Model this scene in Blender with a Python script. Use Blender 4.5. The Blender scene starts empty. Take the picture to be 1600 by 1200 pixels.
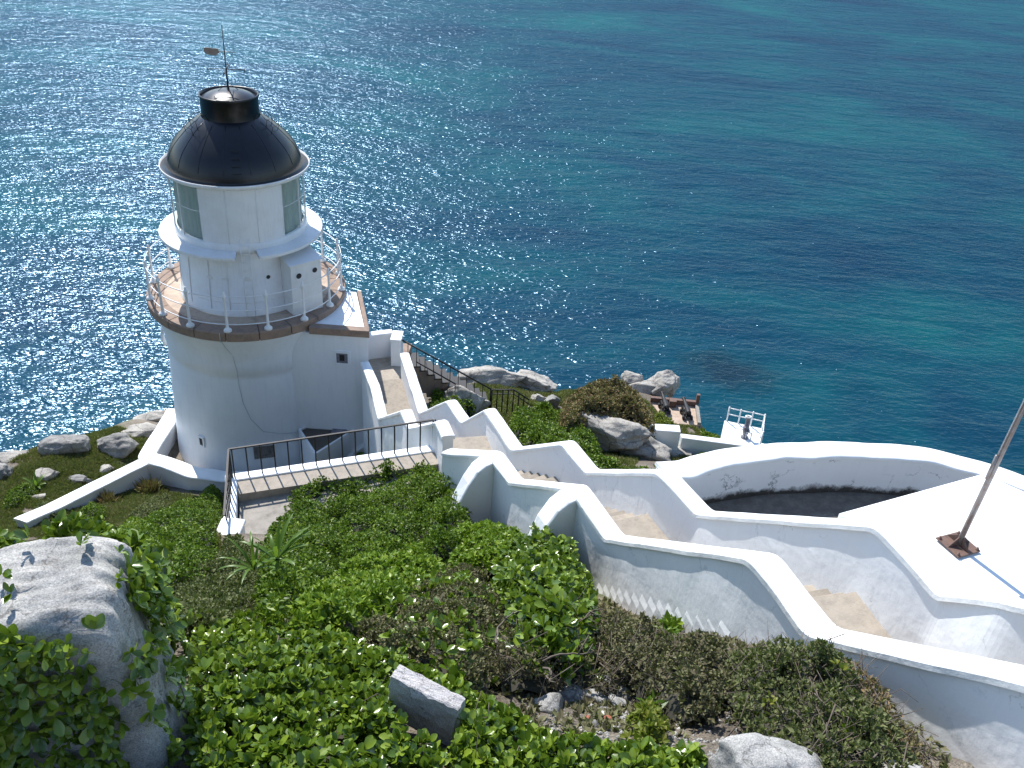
import bpy, bmesh, math, random
import numpy as np
from mathutils import Vector, noise

random.seed(7)
RNG = np.random.default_rng(11)
SC = bpy.context.scene
COL = SC.collection
R = math.radians

# ------------------------------------------------------------------ camera
F_PX, PITCH, ROLL = 1400.0, 32.5, 4.5
def cam_axes():
    p, r = R(PITCH), R(ROLL)
    fw = np.array([0, math.cos(p), -math.sin(p)])
    rt = np.array([1.0, 0, 0]); dn = np.array([0, -math.sin(p), -math.cos(p)])
    return rt*math.cos(r)-dn*math.sin(r), dn*math.cos(r)+rt*math.sin(r), fw
RT, DN, FW = cam_axes()
cd = bpy.data.cameras.new('camera'); cam = bpy.data.objects.new('camera', cd); COL.objects.link(cam)
cd.sensor_fit = 'HORIZONTAL'; cd.sensor_width = 36.0; cd.lens = 36.0*F_PX/1600.0
cd.clip_start = 0.05; cd.clip_end = 6000
from mathutils import Matrix
m = Matrix(((RT[0], -DN[0], -FW[0]), (RT[1], -DN[1], -FW[1]), (RT[2], -DN[2], -FW[2])))
cam.rotation_euler = m.to_euler()
SC.camera = cam

# ------------------------------------------------------------------ sky, sun, exposure
SUN_AZ, SUN_EL = 120.0, 50.0          # azimuth counted from +X towards +Y
w = bpy.data.worlds.new('World'); SC.world = w; w.use_nodes = True
nt = w.node_tree; bg = nt.nodes['Background']
sky = nt.nodes.new('ShaderNodeTexSky'); sky.sky_type = 'NISHITA'; sky.sun_disc = False
sky.sun_elevation = R(SUN_EL); sky.sun_rotation = R(90-SUN_AZ); sky.altitude = 50
sky.air_density = 1.0; sky.dust_density = 0.15; sky.ozone_density = 1.3
tc_ = nt.nodes.new('ShaderNodeTexCoord'); sx_ = nt.nodes.new('ShaderNodeSeparateXYZ'); nt.links.new(tc_.outputs['Generated'], sx_.inputs[0])
mr_ = nt.nodes.new('ShaderNodeMapRange'); nt.links.new(sx_.outputs[2], mr_.inputs[0]); mr_.inputs[1].default_value = -.02; mr_.inputs[2].default_value = .01
mx_ = nt.nodes.new('ShaderNodeMix'); mx_.data_type = 'RGBA'; nt.links.new(mr_.outputs[0], mx_.inputs[0]); mx_.inputs[6].default_value = (.20,.62,.95,1)   # sea-blue glow added below the horizon, standing in for open water in reflections
nt.links.new(sky.outputs[0], mx_.inputs[7]); nt.links.new(mx_.outputs[2], bg.inputs[0]); bg.inputs[1].default_value = 0.15
sl = bpy.data.lights.new('sun', 'SUN'); sl.energy = 4.3; sl.angle = R(0.53); sl.color = (1.0, 0.965, 0.915)
sun = bpy.data.objects.new('sun', sl); COL.objects.link(sun)
sd = Vector((math.cos(R(SUN_AZ))*math.cos(R(SUN_EL)), math.sin(R(SUN_AZ))*math.cos(R(SUN_EL)), math.sin(R(SUN_EL))))
sun.rotation_euler = sd.to_track_quat('Z', 'Y').to_euler(); sun.location = (-20, 30, 40)
SC.view_settings.view_transform = 'Standard'; SC.view_settings.look = 'None'
SC.view_settings.exposure = 0.62; SC.view_settings.gamma = 1.0
SC.cycles.max_bounces = 6; SC.cycles.diffuse_bounces = 3; SC.cycles.glossy_bounces = 3
SC.cycles.transmission_bounces = 4; SC.cycles.transparent_max_bounces = 6
SC.cycles.sample_clamp_indirect = 2.0; SC.cycles.caustics_reflective = False; SC.cycles.caustics_refractive = False; SC.cycles.use_denoising = True

SEA_Z = -80.0
# a ray through a photo pixel (1600x1200) met with a level plane z: gives the real place of a thing
def ray(px, py):
    return RT*((px-800)/F_PX) + DN*((py-600)/F_PX) + FW
def at(px, py, z):
    d = ray(px, py); d = d*(z/d[2]); return Vector(d)

# ------------------------------------------------------------------ helpers
def tag(o, label=None, cat=None, group=None, kind=None):
    if label: o['label'] = label
    if cat: o['category'] = cat
    if group: o['group'] = group
    if kind: o['kind'] = kind
    return o
def empty(name, loc, label=None, cat=None, group=None):
    o = bpy.data.objects.new(name, None); COL.objects.link(o); o.location = loc
    o.empty_display_size = 0.3
    return tag(o, label, cat, group)
def world_off(parent):
    v = Vector((0, 0, 0)); p = parent
    while p is not None:
        v += p.location; p = p.parent
    return v
class MB:
    """collects faces in world coordinates"""
    def __init__(s): s.v = []; s.f = []; s.m = []; s.sm = []
    def add(s, vs, fs, mi=0, smooth=False):
        o = len(s.v); s.v += [tuple(v) for v in vs]
        for f in fs: s.f.append(tuple(i+o for i in f)); s.m.append(mi); s.sm.append(smooth)
        return s
    def box(s, c, size, ax=None, mi=0, bevel=0.0):
        """c centre, size full, ax = 3 axes"""
        ax = ax or (Vector((1,0,0)), Vector((0,1,0)), Vector((0,0,1)))
        c = Vector(c); h = [x/2 for x in size]
        if bevel <= 0:
            vs = [c+ax[0]*(h[0]*i)+ax[1]*(h[1]*j)+ax[2]*(h[2]*k) for i in (-1,1) for j in (-1,1) for k in (-1,1)]
            s.add(vs, [(0,1,3,2),(4,6,7,5),(0,4,5,1),(2,3,7,6),(0,2,6,4),(1,5,7,3)], mi)
        else:
            bm = bmesh.new(); bmesh.ops.create_cube(bm, size=1)
            for v in bm.verts: v.co = Vector((v.co.x*size[0], v.co.y*size[1], v.co.z*size[2]))
            bmesh.ops.bevel(bm, geom=bm.edges[:], offset=bevel, segments=2, affect='EDGES', profile=.6)
            bm.verts.index_update()
            vs = [c+ax[0]*v.co.x+ax[1]*v.co.y+ax[2]*v.co.z for v in bm.verts]
            s.add(vs, [tuple(v.index for v in f.verts) for f in bm.faces], mi, False); bm.free()
        return s
    def lathe(s, c, prof, seg=48, mi=0, a0=0, a1=360, smooth=True, cap=False):
        c = Vector(c); full = abs(a1-a0) >= 359.9; n = seg if full else seg+1
        vs = []
        for (r, z) in prof:
            for i in range(n):
                a = R(a0+(a1-a0)*i/seg); vs.append(c+Vector((r*math.cos(a), r*math.sin(a), z)))
        fs = []
        for j in range(len(prof)-1):
            for i in range(seg):
                i2 = (i+1) % n
                fs.append((j*n+i, j*n+i2, (j+1)*n+i2, (j+1)*n+i))
        s.add(vs, fs, mi, smooth)
        if cap:
            for j in (0, len(prof)-1):
                if prof[j][0] > 1e-4: s.add(vs[j*n:(j+1)*n], [tuple(range(n))], mi)
        return s
    def tube(s, pts, r, seg=8, mi=0, r2=None):
        pts = [Vector(p) for p in pts]; vs = []; n = len(pts)
        up = Vector((0,0,1)); prev = None
        for i, p in enumerate(pts):
            d = (pts[min(i+1, n-1)]-pts[max(i-1, 0)]).normalized()
            a = d.cross(prev if prev is not None else (up if abs(d.z) < .9 else Vector((1,0,0))))
            if a.length < 1e-5: a = d.cross(Vector((0,1,0)))
            a.normalize(); b = a.cross(d).normalized(); prev = b if prev is None else b
            rr = r if r2 is None else r+(r2-r)*i/max(1, n-1)
            for k in range(seg):
                t = 2*math.pi*k/seg; vs.append(p+a*(rr*math.cos(t))+b*(rr*math.sin(t)))
            prev = b
        fs = [(i*seg+k, i*seg+(k+1) % seg, (i+1)*seg+(k+1) % seg, (i+1)*seg+k) for i in range(n-1) for k in range(seg)]
        fs += [tuple(range(seg))[::-1], tuple((n-1)*seg+k for k in range(seg))]
        s.add(vs, fs, mi, True); return s
    def prism(s, poly, z0, z1, mi=0):
        n = len(poly); vs = [Vector((p[0], p[1], z0)) for p in poly]+[Vector((p[0], p[1], z1 if not callable(z1) else z1(p))) for p in poly]
        s.add(vs, [tuple(range(n))[::-1], tuple(range(n, 2*n))]+[(i, (i+1) % n, n+(i+1) % n, n+i) for i in range(n)], mi); return s
    def build(s, name, mat, parent=None, bevel=0, label=None):
        off = world_off(parent) if parent is not None else Vector((0,0,0))
        me = bpy.data.meshes.new(name)
        me.from_pydata([(v[0]-off.x, v[1]-off.y, v[2]-off.z) for v in s.v], [], s.f)
        me.polygons.foreach_set('material_index', s.m); me.polygons.foreach_set('use_smooth', s.sm)
        for mm in (mat if isinstance(mat, (list, tuple)) else [mat]): me.materials.append(mm)
        bm = bmesh.new(); bm.from_mesh(me); bmesh.ops.recalc_face_normals(bm, faces=bm.faces[:]); bm.to_mesh(me); bm.free()
        me.update()
        o = bpy.data.objects.new(name, me); COL.objects.link(o)
        if parent is not None: o.parent = parent
        if bevel > 0:
            md = o.modifiers.new('bevel', 'BEVEL'); md.width = bevel; md.segments = 2; md.limit_method = 'ANGLE'; md.angle_limit = R(40)
        if label: o['label'] = label
        return o
def mesh_np(name, V, faces_n, idx, mats, parent=None, mi=None, smooth=False):
    """fast mesh: V (n,3), idx flat loop vertex ids, faces all of size faces_n"""
    off = world_off(parent) if parent is not None else Vector((0,0,0))
    me = bpy.data.meshes.new(name); V = np.asarray(V, dtype=np.float64)-np.array(off)
    me.vertices.add(len(V)); me.vertices.foreach_set('co', V.astype(np.float32).ravel())
    nf = len(idx)//faces_n; me.loops.add(len(idx)); me.loops.foreach_set('vertex_index', np.asarray(idx, dtype=np.int32))
    me.polygons.add(nf); me.polygons.foreach_set('loop_start', np.arange(nf, dtype=np.int32)*faces_n)
    me.polygons.foreach_set('loop_total', np.full(nf, faces_n, dtype=np.int32))
    if mi is not None: me.polygons.foreach_set('material_index', np.asarray(mi, dtype=np.int32))
    me.polygons.foreach_set('use_smooth', np.full(nf, smooth))
    for mm in mats: me.materials.append(mm)
    me.update(calc_edges=True); me.validate()
    o = bpy.data.objects.new(name, me); COL.objects.link(o)
    if parent is not None: o.parent = parent
    return o
def vnoise(x, y, s, seed=0):
    """numpy value noise 0..1"""
    x = np.asarray(x)/s+seed*17.3; y = np.asarray(y)/s+seed*9.1
    xi = np.floor(x); yi = np.floor(y); fx = x-xi; fy = y-yi
    fx = fx*fx*(3-2*fx); fy = fy*fy*(3-2*fy)
    def h(a, b):
        v = np.sin(a*127.1+b*311.7+seed*74.7)*43758.5453; return v-np.floor(v)
    return (h(xi, yi)*(1-fx)+h(xi+1, yi)*fx)*(1-fy)+(h(xi, yi+1)*(1-fx)+h(xi+1, yi+1)*fx)*fy
def fbm(x, y, s, seed=0, o=4):
    t = 0; a = .5; q = 0
    for i in range(o):
        t = t+a*vnoise(x, y, s, seed+i); q += a; s *= .5; a *= .5
    return t/q
def inpoly(x, y, poly):
    x = np.asarray(x, float); y = np.asarray(y, float); ins = np.zeros(x.shape, bool); n = len(poly)
    for i in range(n):
        x1, y1 = poly[i]; x2, y2 = poly[(i+1) % n]
        if y1 == y2: continue
        c = ((y1 > y) != (y2 > y)) & (x < (x2-x1)*(y-y1)/(y2-y1)+x1); ins ^= c
    return ins
def polydist(x, y, poly, closed=True):
    x = np.asarray(x, float); y = np.asarray(y, float); d = np.full(x.shape, 1e9); n = len(poly)
    for i in range(n if closed else n-1):
        ax, ay = poly[i]; bx, by = poly[(i+1) % n]; dx, dy = bx-ax, by-ay
        t = np.clip(((x-ax)*dx+(y-ay)*dy)/(dx*dx+dy*dy+1e-9), 0, 1)
        d = np.minimum(d, np.hypot(x-ax-t*dx, y-ay-t*dy))
    return d

# ------------------------------------------------------------------ materials
def newmat(name):
    m = bpy.data.materials.new(name); m.use_nodes = True
    return m, m.node_tree, m.node_tree.nodes['Principled BSDF']
def N(nt, t, **kw):
    n = nt.nodes.new(t)
    for k, v in kw.items():
        if k.startswith('i_'): n.inputs[k[2:].replace('_', ' ')].default_value = v
        else: setattr(n, k, v)
    return n
def noise_node(nt, scale, detail=4, rough=.55, vec=None, dist=0):
    n = nt.nodes.new('ShaderNodeTexNoise'); n.inputs['Scale'].default_value = scale
    n.inputs['Detail'].default_value = detail; n.inputs['Roughness'].default_value = rough
    n.inputs['Distortion'].default_value = dist
    if vec is not None: nt.links.new(vec, n.inputs['Vector'])
    return n
def ramp(nt, fac, stops):
    r = nt.nodes.new('ShaderNodeValToRGB'); nt.links.new(fac, r.inputs[0]); e = r.color_ramp.elements
    e[0].position, e[0].color = stops[0][0], (*stops[0][1], 1)
    e[1].position, e[1].color = stops[-1][0], (*stops[-1][1], 1)
    for p, c in stops[1:-1]:
        q = e.new(p); q.color = (*c, 1)
    return r
def objco(nt):
    g = nt.nodes.new('ShaderNodeNewGeometry'); return g.outputs['Position']
def mapping(nt, vec, scale=(1,1,1), rot=(0,0,0)):
    mp = nt.nodes.new('ShaderNodeMapping'); nt.links.new(vec, mp.inputs[0])
    mp.inputs['Scale'].default_value = scale; mp.inputs['Rotation'].default_value = rot
    return mp.outputs[0]
def bump(nt, h, bs, strength=.5, dist=.02, prev=None):
    b = nt.nodes.new('ShaderNodeBump'); b.inputs['Strength'].default_value = strength; b.inputs['Distance'].default_value = dist
    nt.links.new(h, b.inputs['Height'])
    if prev is not None: nt.links.new(prev.outputs[0], b.inputs['Normal'])
    if bs is not None: nt.links.new(b.outputs[0], bs.inputs['Normal'])
    return b
def mix(nt, f, a, b, mode='MIX'):
    mx = nt.nodes.new('ShaderNodeMix'); mx.data_type = 'RGBA'; mx.blend_type = mode
    for k, v in ((0, f), (6, a), (7, b)):
        if isinstance(v, (int, float)): mx.inputs[k].default_value = v
        elif isinstance(v, tuple): mx.inputs[k].default_value = (*v, 1)
        else: nt.links.new(v, mx.inputs[k])
    return mx.outputs[2]

def paint(name, col, dirt, dscale=1.2, amt=.35, rough=.55, bscale=9, bst=.35, bdist=.012, streak=False, coarse=0.0):
    m, nt, b = newmat(name); P = objco(nt)
    n1 = noise_node(nt, dscale, 6, .65, P)
    r = ramp(nt, n1.outputs[0], [(.42, (0,0,0)), (.78, (amt,)*3)])
    v = P
    if streak: v = mapping(nt, P, (6, 6, .5))
    n2 = noise_node(nt, dscale*2.2, 5, .6, v)
    r2 = ramp(nt, n2.outputs[0], [(.5, (0,0,0)), (.8, (amt*.8,)*3)])
    f = mix(nt, 1.0, r.outputs[0], r2.outputs[0], 'ADD')
    c = mix(nt, f, col, dirt); nt.links.new(c, b.inputs['Base Color'])
    b.inputs['Roughness'].default_value = rough
    n3 = noise_node(nt, bscale, 5, .6, P)
    b1 = bump(nt, n3.outputs[0], b, bst, bdist)
    if coarse > 0:
        n4 = noise_node(nt, 1.6, 3, .5, P, .4); b2 = bump(nt, n4.outputs[0], None, 1, coarse)
        nt.links.new(b2.outputs[0], b1.inputs['Normal'])
    return m
M = {}
M['white'] = paint('white_limewash', (.84,.85,.855), (.60,.63,.65), 1.1, .16, .5, 14, .35, .010, True, .028)
M['white_top'] = paint('white_coping_paint', (.84,.85,.84), (.56,.56,.52), 2.0, .25, .5, 16, .5, .012, False, .025)
M['tower_white'] = paint('tower_paint', (.82,.845,.87), (.54,.58,.61), .6, .32, .42, 7, .35, .010, True, .02)
M['metal_white'] = paint('white_metal_paint', (.78,.79,.79), (.50,.47,.42), 1.6, .30, .38, 20, .1, .004, True)
M['stone'] = paint('brown_coping_stone', (.30,.21,.155), (.16,.12,.10), 3, .8, .8, 30, .6, .01)
M['deck'] = paint('deck_stone', (.50,.385,.29), (.26,.20,.16), 2.4, .7, .8, 25, .5, .008)
M['step'] = paint('sandy_step_stone', (.34,.295,.24), (.21,.185,.155), 5, .8, .85, 40, .7, .008)
M['concrete'] = paint('weathered_concrete', (.33,.30,.26), (.17,.155,.13), 2.5, .9, .85, 20, .6, .01)
M['dark_floor'] = paint('dark_mossy_floor', (.12,.105,.09), (.21,.195,.17), 6, .8, .9, 30, .9, .02)
M['tank_top'] = paint('dark_bitumen_top', (.10,.085,.07), (.05,.045,.04), 2, .8, .8, 20, .4, .008)
M['iron'] = paint('black_iron', (.008,.008,.009), (.03,.02,.016), 6, .3, .6, 30, .2, .002)
M['rust'] = paint('rusted_plate', (.17,.10,.075), (.08,.05,.04), 12, .8, .7, 60, .5, .003)
M['steel'] = paint('grey_pole_metal', (.30,.28,.27), (.22,.13,.09), 9, .8, .38, 40, .2, .002)
M['steel'].node_tree.nodes['Principled BSDF'].inputs['Metallic'].default_value = .5
M['fog_grey'] = paint('mottled_grey_barrel', (.22,.22,.25), (.08,.08,.10), 9, .9, .5, 30, .4, .004)
M['cable'] = paint('grey_cable', (.50,.54,.58), (.2,.2,.2), 3, .5, .6, 20, .1, .002)
M['hole'] = paint('dark_opening', (.02,.02,.022), (.04,.035,.03), 3, .5, .7, 20, .1, .002)
M['curtain'] = paint('greyish_lamp_curtain', (.80,.82,.78), (.62,.66,.63), 4, .6, .8, 12, .3, .01)
def vary(m, a):
    nt = m.node_tree; b = nt.nodes['Principled BSDF']; src = b.inputs['Base Color'].links[0].from_socket; oi = nt.nodes.new('ShaderNodeObjectInfo')
    r = ramp(nt, oi.outputs['Random'], [(0, (1-a,)*3), (1, (1+a,)*3)]); c = mix(nt, 1.0, src, r.outputs[0], 'MULTIPLY'); nt.links.new(c, b.inputs['Base Color'])
vary(M['step'], .22)
def dome_mat():
    m, nt, b = newmat('black_dome_paint'); P = objco(nt)
    n = noise_node(nt, 3, 5, .6, P); r = ramp(nt, n.outputs[0], [(.3, (.003,.0035,.006)), (.8, (.008,.009,.013))])
    nt.links.new(r.outputs[0], b.inputs['Base Color']); b.inputs['Roughness'].default_value = .33
    b.inputs['Specular IOR Level'].default_value = .5
    n2 = noise_node(nt, 12, 4, .6, P); bump(nt, n2.outputs[0], b, .25, .006); return m
M['dome'] = dome_mat()
def glass_mat():
    m, nt, b = newmat('lantern_glass'); b.inputs['Base Color'].default_value = (.75,.85,.82,1)
    b.inputs['Roughness'].default_value = .03; b.inputs['Transmission Weight'].default_value = .0
    tr = nt.nodes.new('ShaderNodeBsdfTransparent'); tr.inputs[0].default_value = (.90,.95,.93,1)
    gl = nt.nodes.new('ShaderNodeBsdfGlossy'); gl.inputs['Roughness'].default_value = .04
    fr = nt.nodes.new('ShaderNodeFresnel'); fr.inputs[0].default_value = 1.75
    mx = nt.nodes.new('ShaderNodeMixShader'); mx.inputs[0].default_value = .16; nt.nodes.remove(fr)
    nt.links.new(tr.outputs[0], mx.inputs[1]); nt.links.new(gl.outputs[0], mx.inputs[2])
    nt.links.new(mx.outputs[0], nt.nodes['Material Output'].inputs[0]); return m
M['glass'] = glass_mat()
def rock_mat(name, base, dark, lich, sc=1.0):
    m, nt, b = newmat(name); P = objco(nt)
    n = noise_node(nt, 1.3*sc, 8, .65, P, .3); r = ramp(nt, n.outputs[0], [(.30, dark), (.5, base), (.72, lich)])
    n2 = noise_node(nt, 38*sc, 3, .7, P); r2 = ramp(nt, n2.outputs[0], [(.35, (.55,.55,.55)), (.65, (1.15,1.15,1.15))])
    c = mix(nt, 1.0, r.outputs[0], r2.outputs[0], 'MULTIPLY')
    v = nt.nodes.new('ShaderNodeTexVoronoi'); v.feature = 'DISTANCE_TO_EDGE'; v.inputs['Scale'].default_value = .9*sc
    nd = noise_node(nt, 2.5*sc, 4, .6, P); pv = mix(nt, .25, P, nd.outputs[1]); nt.links.new(pv, v.inputs['Vector'])
    rc = ramp(nt, v.outputs[0], [(.0, (.25,.24,.22)), (.018, (1,1,1))])
    c = mix(nt, .7, c, rc.outputs[0], 'MULTIPLY')
    nt.links.new(c, b.inputs['Base Color']); b.inputs['Roughness'].default_value = .85
    n3 = noise_node(nt, 6*sc, 8, .7, P); b1 = bump(nt, n3.outputs[0], b, .9, .05/sc)
    return m
M['rock'] = rock_mat('granite_rock', (.44,.41,.36), (.22,.205,.185), (.58,.54,.48))
M['rock_dark'] = rock_mat('grey_weathered_rock', (.28,.27,.25), (.13,.125,.12), (.42,.40,.37), 1.3)
M['rock_near'] = rock_mat('pale_lichen_granite', (.42,.41,.385), (.22,.215,.20), (.60,.57,.52), 2.6)
M['granite_block'] = rock_mat('speckled_granite', (.58,.55,.53), (.50,.47,.45), (.68,.65,.63), 4)
def wood_like(name, c0, c1): return paint(name, c0, c1, 9, .9, .85, 40, .6, .003)
M['twig'] = wood_like('dry_twig', (.10,.075,.055), (.20,.165,.13))
M['core_shade'] = wood_like('dark_undergrowth', (.022,.022,.012), (.05,.042,.028))  # near-black colour of the sheets that give the shade inside bushes
def leaf_mat(name, cols, rough=.35, trans=.3, spec=.5, patch=1.0):
    m, nt, b = newmat(name)
    g = nt.nodes.new('ShaderNodeNewGeometry')
    n = noise_node(nt, patch, 3, .5, g.outputs['Position'])
    ad = nt.nodes.new('ShaderNodeMath'); ad.operation = 'MULTIPLY_ADD'; ad.inputs[1].default_value = .65
    nt.links.new(g.outputs['Random Per Island'], ad.inputs[0])
    ml = nt.nodes.new('ShaderNodeMath'); ml.operation = 'MULTIPLY'; ml.inputs[1].default_value = .35
    nt.links.new(n.outputs[0], ml.inputs[0]); nt.links.new(ml.outputs[0], ad.inputs[2])
    k = len(cols); r = ramp(nt, ad.outputs[0], [(p, c) for p, c in cols])
    nt.links.new(r.outputs[0], b.inputs['Base Color']); b.inputs['Roughness'].default_value = rough
    b.inputs['Specular IOR Level'].default_value = spec
    t = nt.nodes.new('ShaderNodeBsdfTranslucent')
    tc = mix(nt, .6, r.outputs[0], (.16,.26,.02)); nt.links.new(tc, t.inputs[0])
    mx = nt.nodes.new('ShaderNodeMixShader'); mx.inputs[0].default_value = trans
    nt.links.new(b.outputs[0], mx.inputs[1]); nt.links.new(t.outputs[0], mx.inputs[2])
    nt.links.new(mx.outputs[0], nt.nodes['Material Output'].inputs[0]); return m
M['l_dark'] = leaf_mat('small_dark_leaves', [(.1,(.030,.062,.004)),(.5,(.085,.160,.009)),(.9,(.205,.285,.016))], .42, .25, .28)
M['l_bright'] = leaf_mat('bright_green_leaves', [(.1,(.070,.135,.008)),(.5,(.150,.255,.016)),(.9,(.28,.36,.03))], .40, .3, .35)
M['l_gloss'] = leaf_mat('glossy_broad_leaves', [(.08,(.035,.072,.008)),(.45,(.120,.200,.018)),(.85,(.26,.345,.035)),(.955,(.30,.37,.05)),(.975,(.42,.30,.03)),(1.0,(.30,.11,.02))], .25, .25, .6)
M['l_grey'] = leaf_mat('grey_brown_foliage', [(.1,(.095,.075,.048)),(.45,(.165,.150,.080)),(.8,(.21,.215,.10)),(1.,(.29,.26,.17))], .7, .15, .2)
M['l_olive'] = leaf_mat('olive_heath_foliage', [(.1,(.070,.075,.030)),(.5,(.125,.145,.050)),(.9,(.19,.20,.08))], .6, .2, .3)
M['l_brown'] = leaf_mat('dry_heath_foliage', [(.1,(.18,.12,.065)),(.45,(.29,.205,.11)),(.75,(.20,.205,.08)),(1.,(.33,.27,.15))], .75, .15, .2, .35)
M['grass'] = leaf_mat('short_slope_grass', [(.1,(.075,.105,.025)),(.45,(.13,.165,.040)),(.68,(.24,.20,.085)),(1.,(.40,.30,.17))], .65, .25, .2, .5)
M['lime'] = leaf_mat('yellow_green_herb', [(.1,(.10,.13,.02)),(.6,(.19,.22,.03)),(1.,(.30,.27,.05))], .45, .35, .3)
M['strap'] = leaf_mat('strap_leaves', [(.1,(.05,.12,.02)),(.6,(.12,.21,.03)),(1.,(.20,.30,.06))], .38, .4, .4)

# ------------------------------------------------------------------ terrain
KL = 1.27
TX, TY, TZ = -7.349*KL, 21.647*KL, -11.312*KL        # lighthouse deck centre
BASE = TZ-4.95*KL                                     # yard level
def wz(lst): return [(tuple(p), z) for p, z in lst]
NEAR = [((3.95,2.7),-3.35),((3.47,4.06),-4.5)]+[(tuple(at(*p, z)[:2]), z) for p, z in
   [((1285,985),-5.85),((1195,868),-5.85),((960,838),-8.5),((905,760),-8.5),((805,750),-10.3),((775,708),-10.3),((700,704),-11.3)]]
NEAR2 = [(tuple(at(*p, z)[:2]), z) for p, z in
   [((700,680),-11.95),((690,657),-12.1),((645,667),-13.3),((635,640),-13.4),((598,652),-15.3),((586,602),-15.45),((570,566),-15.6)]]
FAR = [((4.85,4.15),-4.0),((4.32,5.38),-5.12)]+[(tuple(at(*p, z)[:2]), z) for p, z in
   [((1490,928),-5.85),((1390,818),-5.85),((1100,800),-8.5),((1040,735),-8.5),((925,735),-10.3),((888,690),-10.3),((808,700),-11.7),((765,638),-12.2),((728,658),-13.3),((705,625),-13.4),((662,644),-15.3),((632,552),-15.6)]]
WALL_H = .92
mid = lambda a, b: ((a[0]+b[0])/2, (a[1]+b[1])/2)
ST = [((4.45,3.3),-3.9-WALL_H+.2)]
pairs_ = [(1,1),(2,2),(3,3),(4,4),(5,5),(6,6),(7,7),(8,8)]
for i, j in pairs_: ST.append((mid(NEAR[i][0], FAR[j][0]), NEAR[i][1]-WALL_H))
ST[-1] = (mid(NEAR[8][0], FAR[8][0]), -11.5-WALL_H)
for i, j in [(1,9),(2,10),(3,11),(4,12)]: ST.append((mid(NEAR2[i][0], FAR[j][0]), NEAR2[i][1]-WALL_H))
ST.append((mid(NEAR2[6][0], FAR[13][0]), -15.6-WALL_H))
ST.append((tuple(at(604, 545, -16.5)[:2]), -16.52))

def P3(px, py, z): v = at(px, py, z); return (v.x, v.y, z)
CP = [(-1,1.5,-4.9),(-4,1,-4.6),(1.5,1.5,-4.6),(4,0,-3.6),(-8,2,-5.6),(0,-4,-3.5),(8,-3,-3.5),(-8,-4,-4),
 (2.7,3.7,-5.15),(2.9,5.2,-5.9),(2.5,6.3,-7.0),(2.1,7.7,-8.3),(1.75,8.8,-9.2),(1.35,9.9,-9.7),(.6,11.6,-10.6),(-.1,13.2,-11.7),
 (-.4,4.3,-5.6),(-.6,5.5,-6.5),(-.9,7,-7.7),(-1.2,9,-9.4),(-1.6,11.5,-11.2),(-2,13.5,-12.4),(-2.4,15.5,-13.4),(1.0,6,-6.9),(.6,8,-8.6),
 (-2.5,4,-5.5),(-3,7,-7.9),(-4.5,7,-8.3),(-5,10.5,-10.9),(-4,13,-12.4),(-5,15,-13.6),(-7,14.5,-13.8),(-8.5,11,-11.2),(-9,15,-15.1),(-7.2,18.5,-17.0),
 (-4,18.6,-15.2),(-2.2,18.9,-14.3),(-3,20.5,-15.6),(-5,22,-18.9),(-10,19,-17.9),(-12,19,-18.5),(-9,22,-19.55),(-8,22.4,-19.6),(-11,22,-19.6),(-7,22.4,-19.5),(-12,23.5,-20.5),(-14.5,20.5,-19.35),(-11.5,26,-21.0),(-9,27,-21.0),(-7.5,24,-20.6),(-6,25.5,-20.2),
 (-16,24,-20.2),(-18.5,22,-19.9),(-19,26,-20.5),(-15,29,-21.2),(-10,33,-23.5),(-14,16,-16.9),(-20,17,-16),(-22,8,-10),
 (-4.7,25,-19.3),(-5.6,24,-19.3),(-4.6,23.3,-18.9),(-3.6,28,-18.8),(-3.0,25.5,-18.2),(-2,22.5,-16.7),(-.6,20.5,-15.5),(.3,18.5,-14.1),(1.6,16,-13.2),(2.6,13.8,-12.3),(3.4,12.5,-11.6),
 (-1.5,30,-19.7),(-.8,28,-18.75),(-3,32,-20),(1,28,-19.2),(1,24.5,-18.0),(3,22,-16.6),(3.5,18,-14.9),(6,18,-14.9),(6,15,-12.9),(9,14,-12.6),(6,22,-17.0),(5,26,-18.9),(3,30,-20.4),(3,33.5,-21.2),(7.5,31,-21.3),(7.5,35,-22),(9,27,-19.5),(11,26.5,-19.7),(13,24,-19.6),(12,20,-16.8),(12,31,-22.5),(16,20,-18),(12,10,-9.8),(9,7,-7.6),(16,4,-8),(20,12,-14)]
cp = np.array(CP)
def tps_fit(c):
    n = len(c); d = np.hypot(c[:,None,0]-c[None,:,0], c[:,None,1]-c[None,:,1])
    K = np.where(d > 0, d*d*np.log(d+1e-12), 0)+np.eye(n)*.35
    Pm = np.c_[np.ones(n), c[:,:2]]; A = np.block([[K, Pm], [Pm.T, np.zeros((3,3))]])
    return np.linalg.solve(A, np.r_[c[:,2], 0,0,0])
TW = tps_fit(cp)
COAST = [tuple(at(px, py, z)[:2]) for px, py, z in
  [(-160,790,-20.3),(0,722,-20.9),(60,706,-21.2),(150,690,-21.6),(215,668,-22.2),(262,640,-22.8),(420,600,-23),(560,575,-22),
   (660,596,-20.3),(700,604,-20),(770,592,-20.4),(850,605,-20.8),(900,600,-21.2),(1000,606,-21.8),(1050,622,-22),(1105,638,-21.5),(1150,660,-20.7),(1245,697,-19.9),(1400,740,-19.5)]]
COAST += [(22,16),(26,0),(20,-12),(-22,-12),(-27,2)]
STP = [p for p, z in ST]; STZ = np.array([z for p, z in ST])
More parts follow.
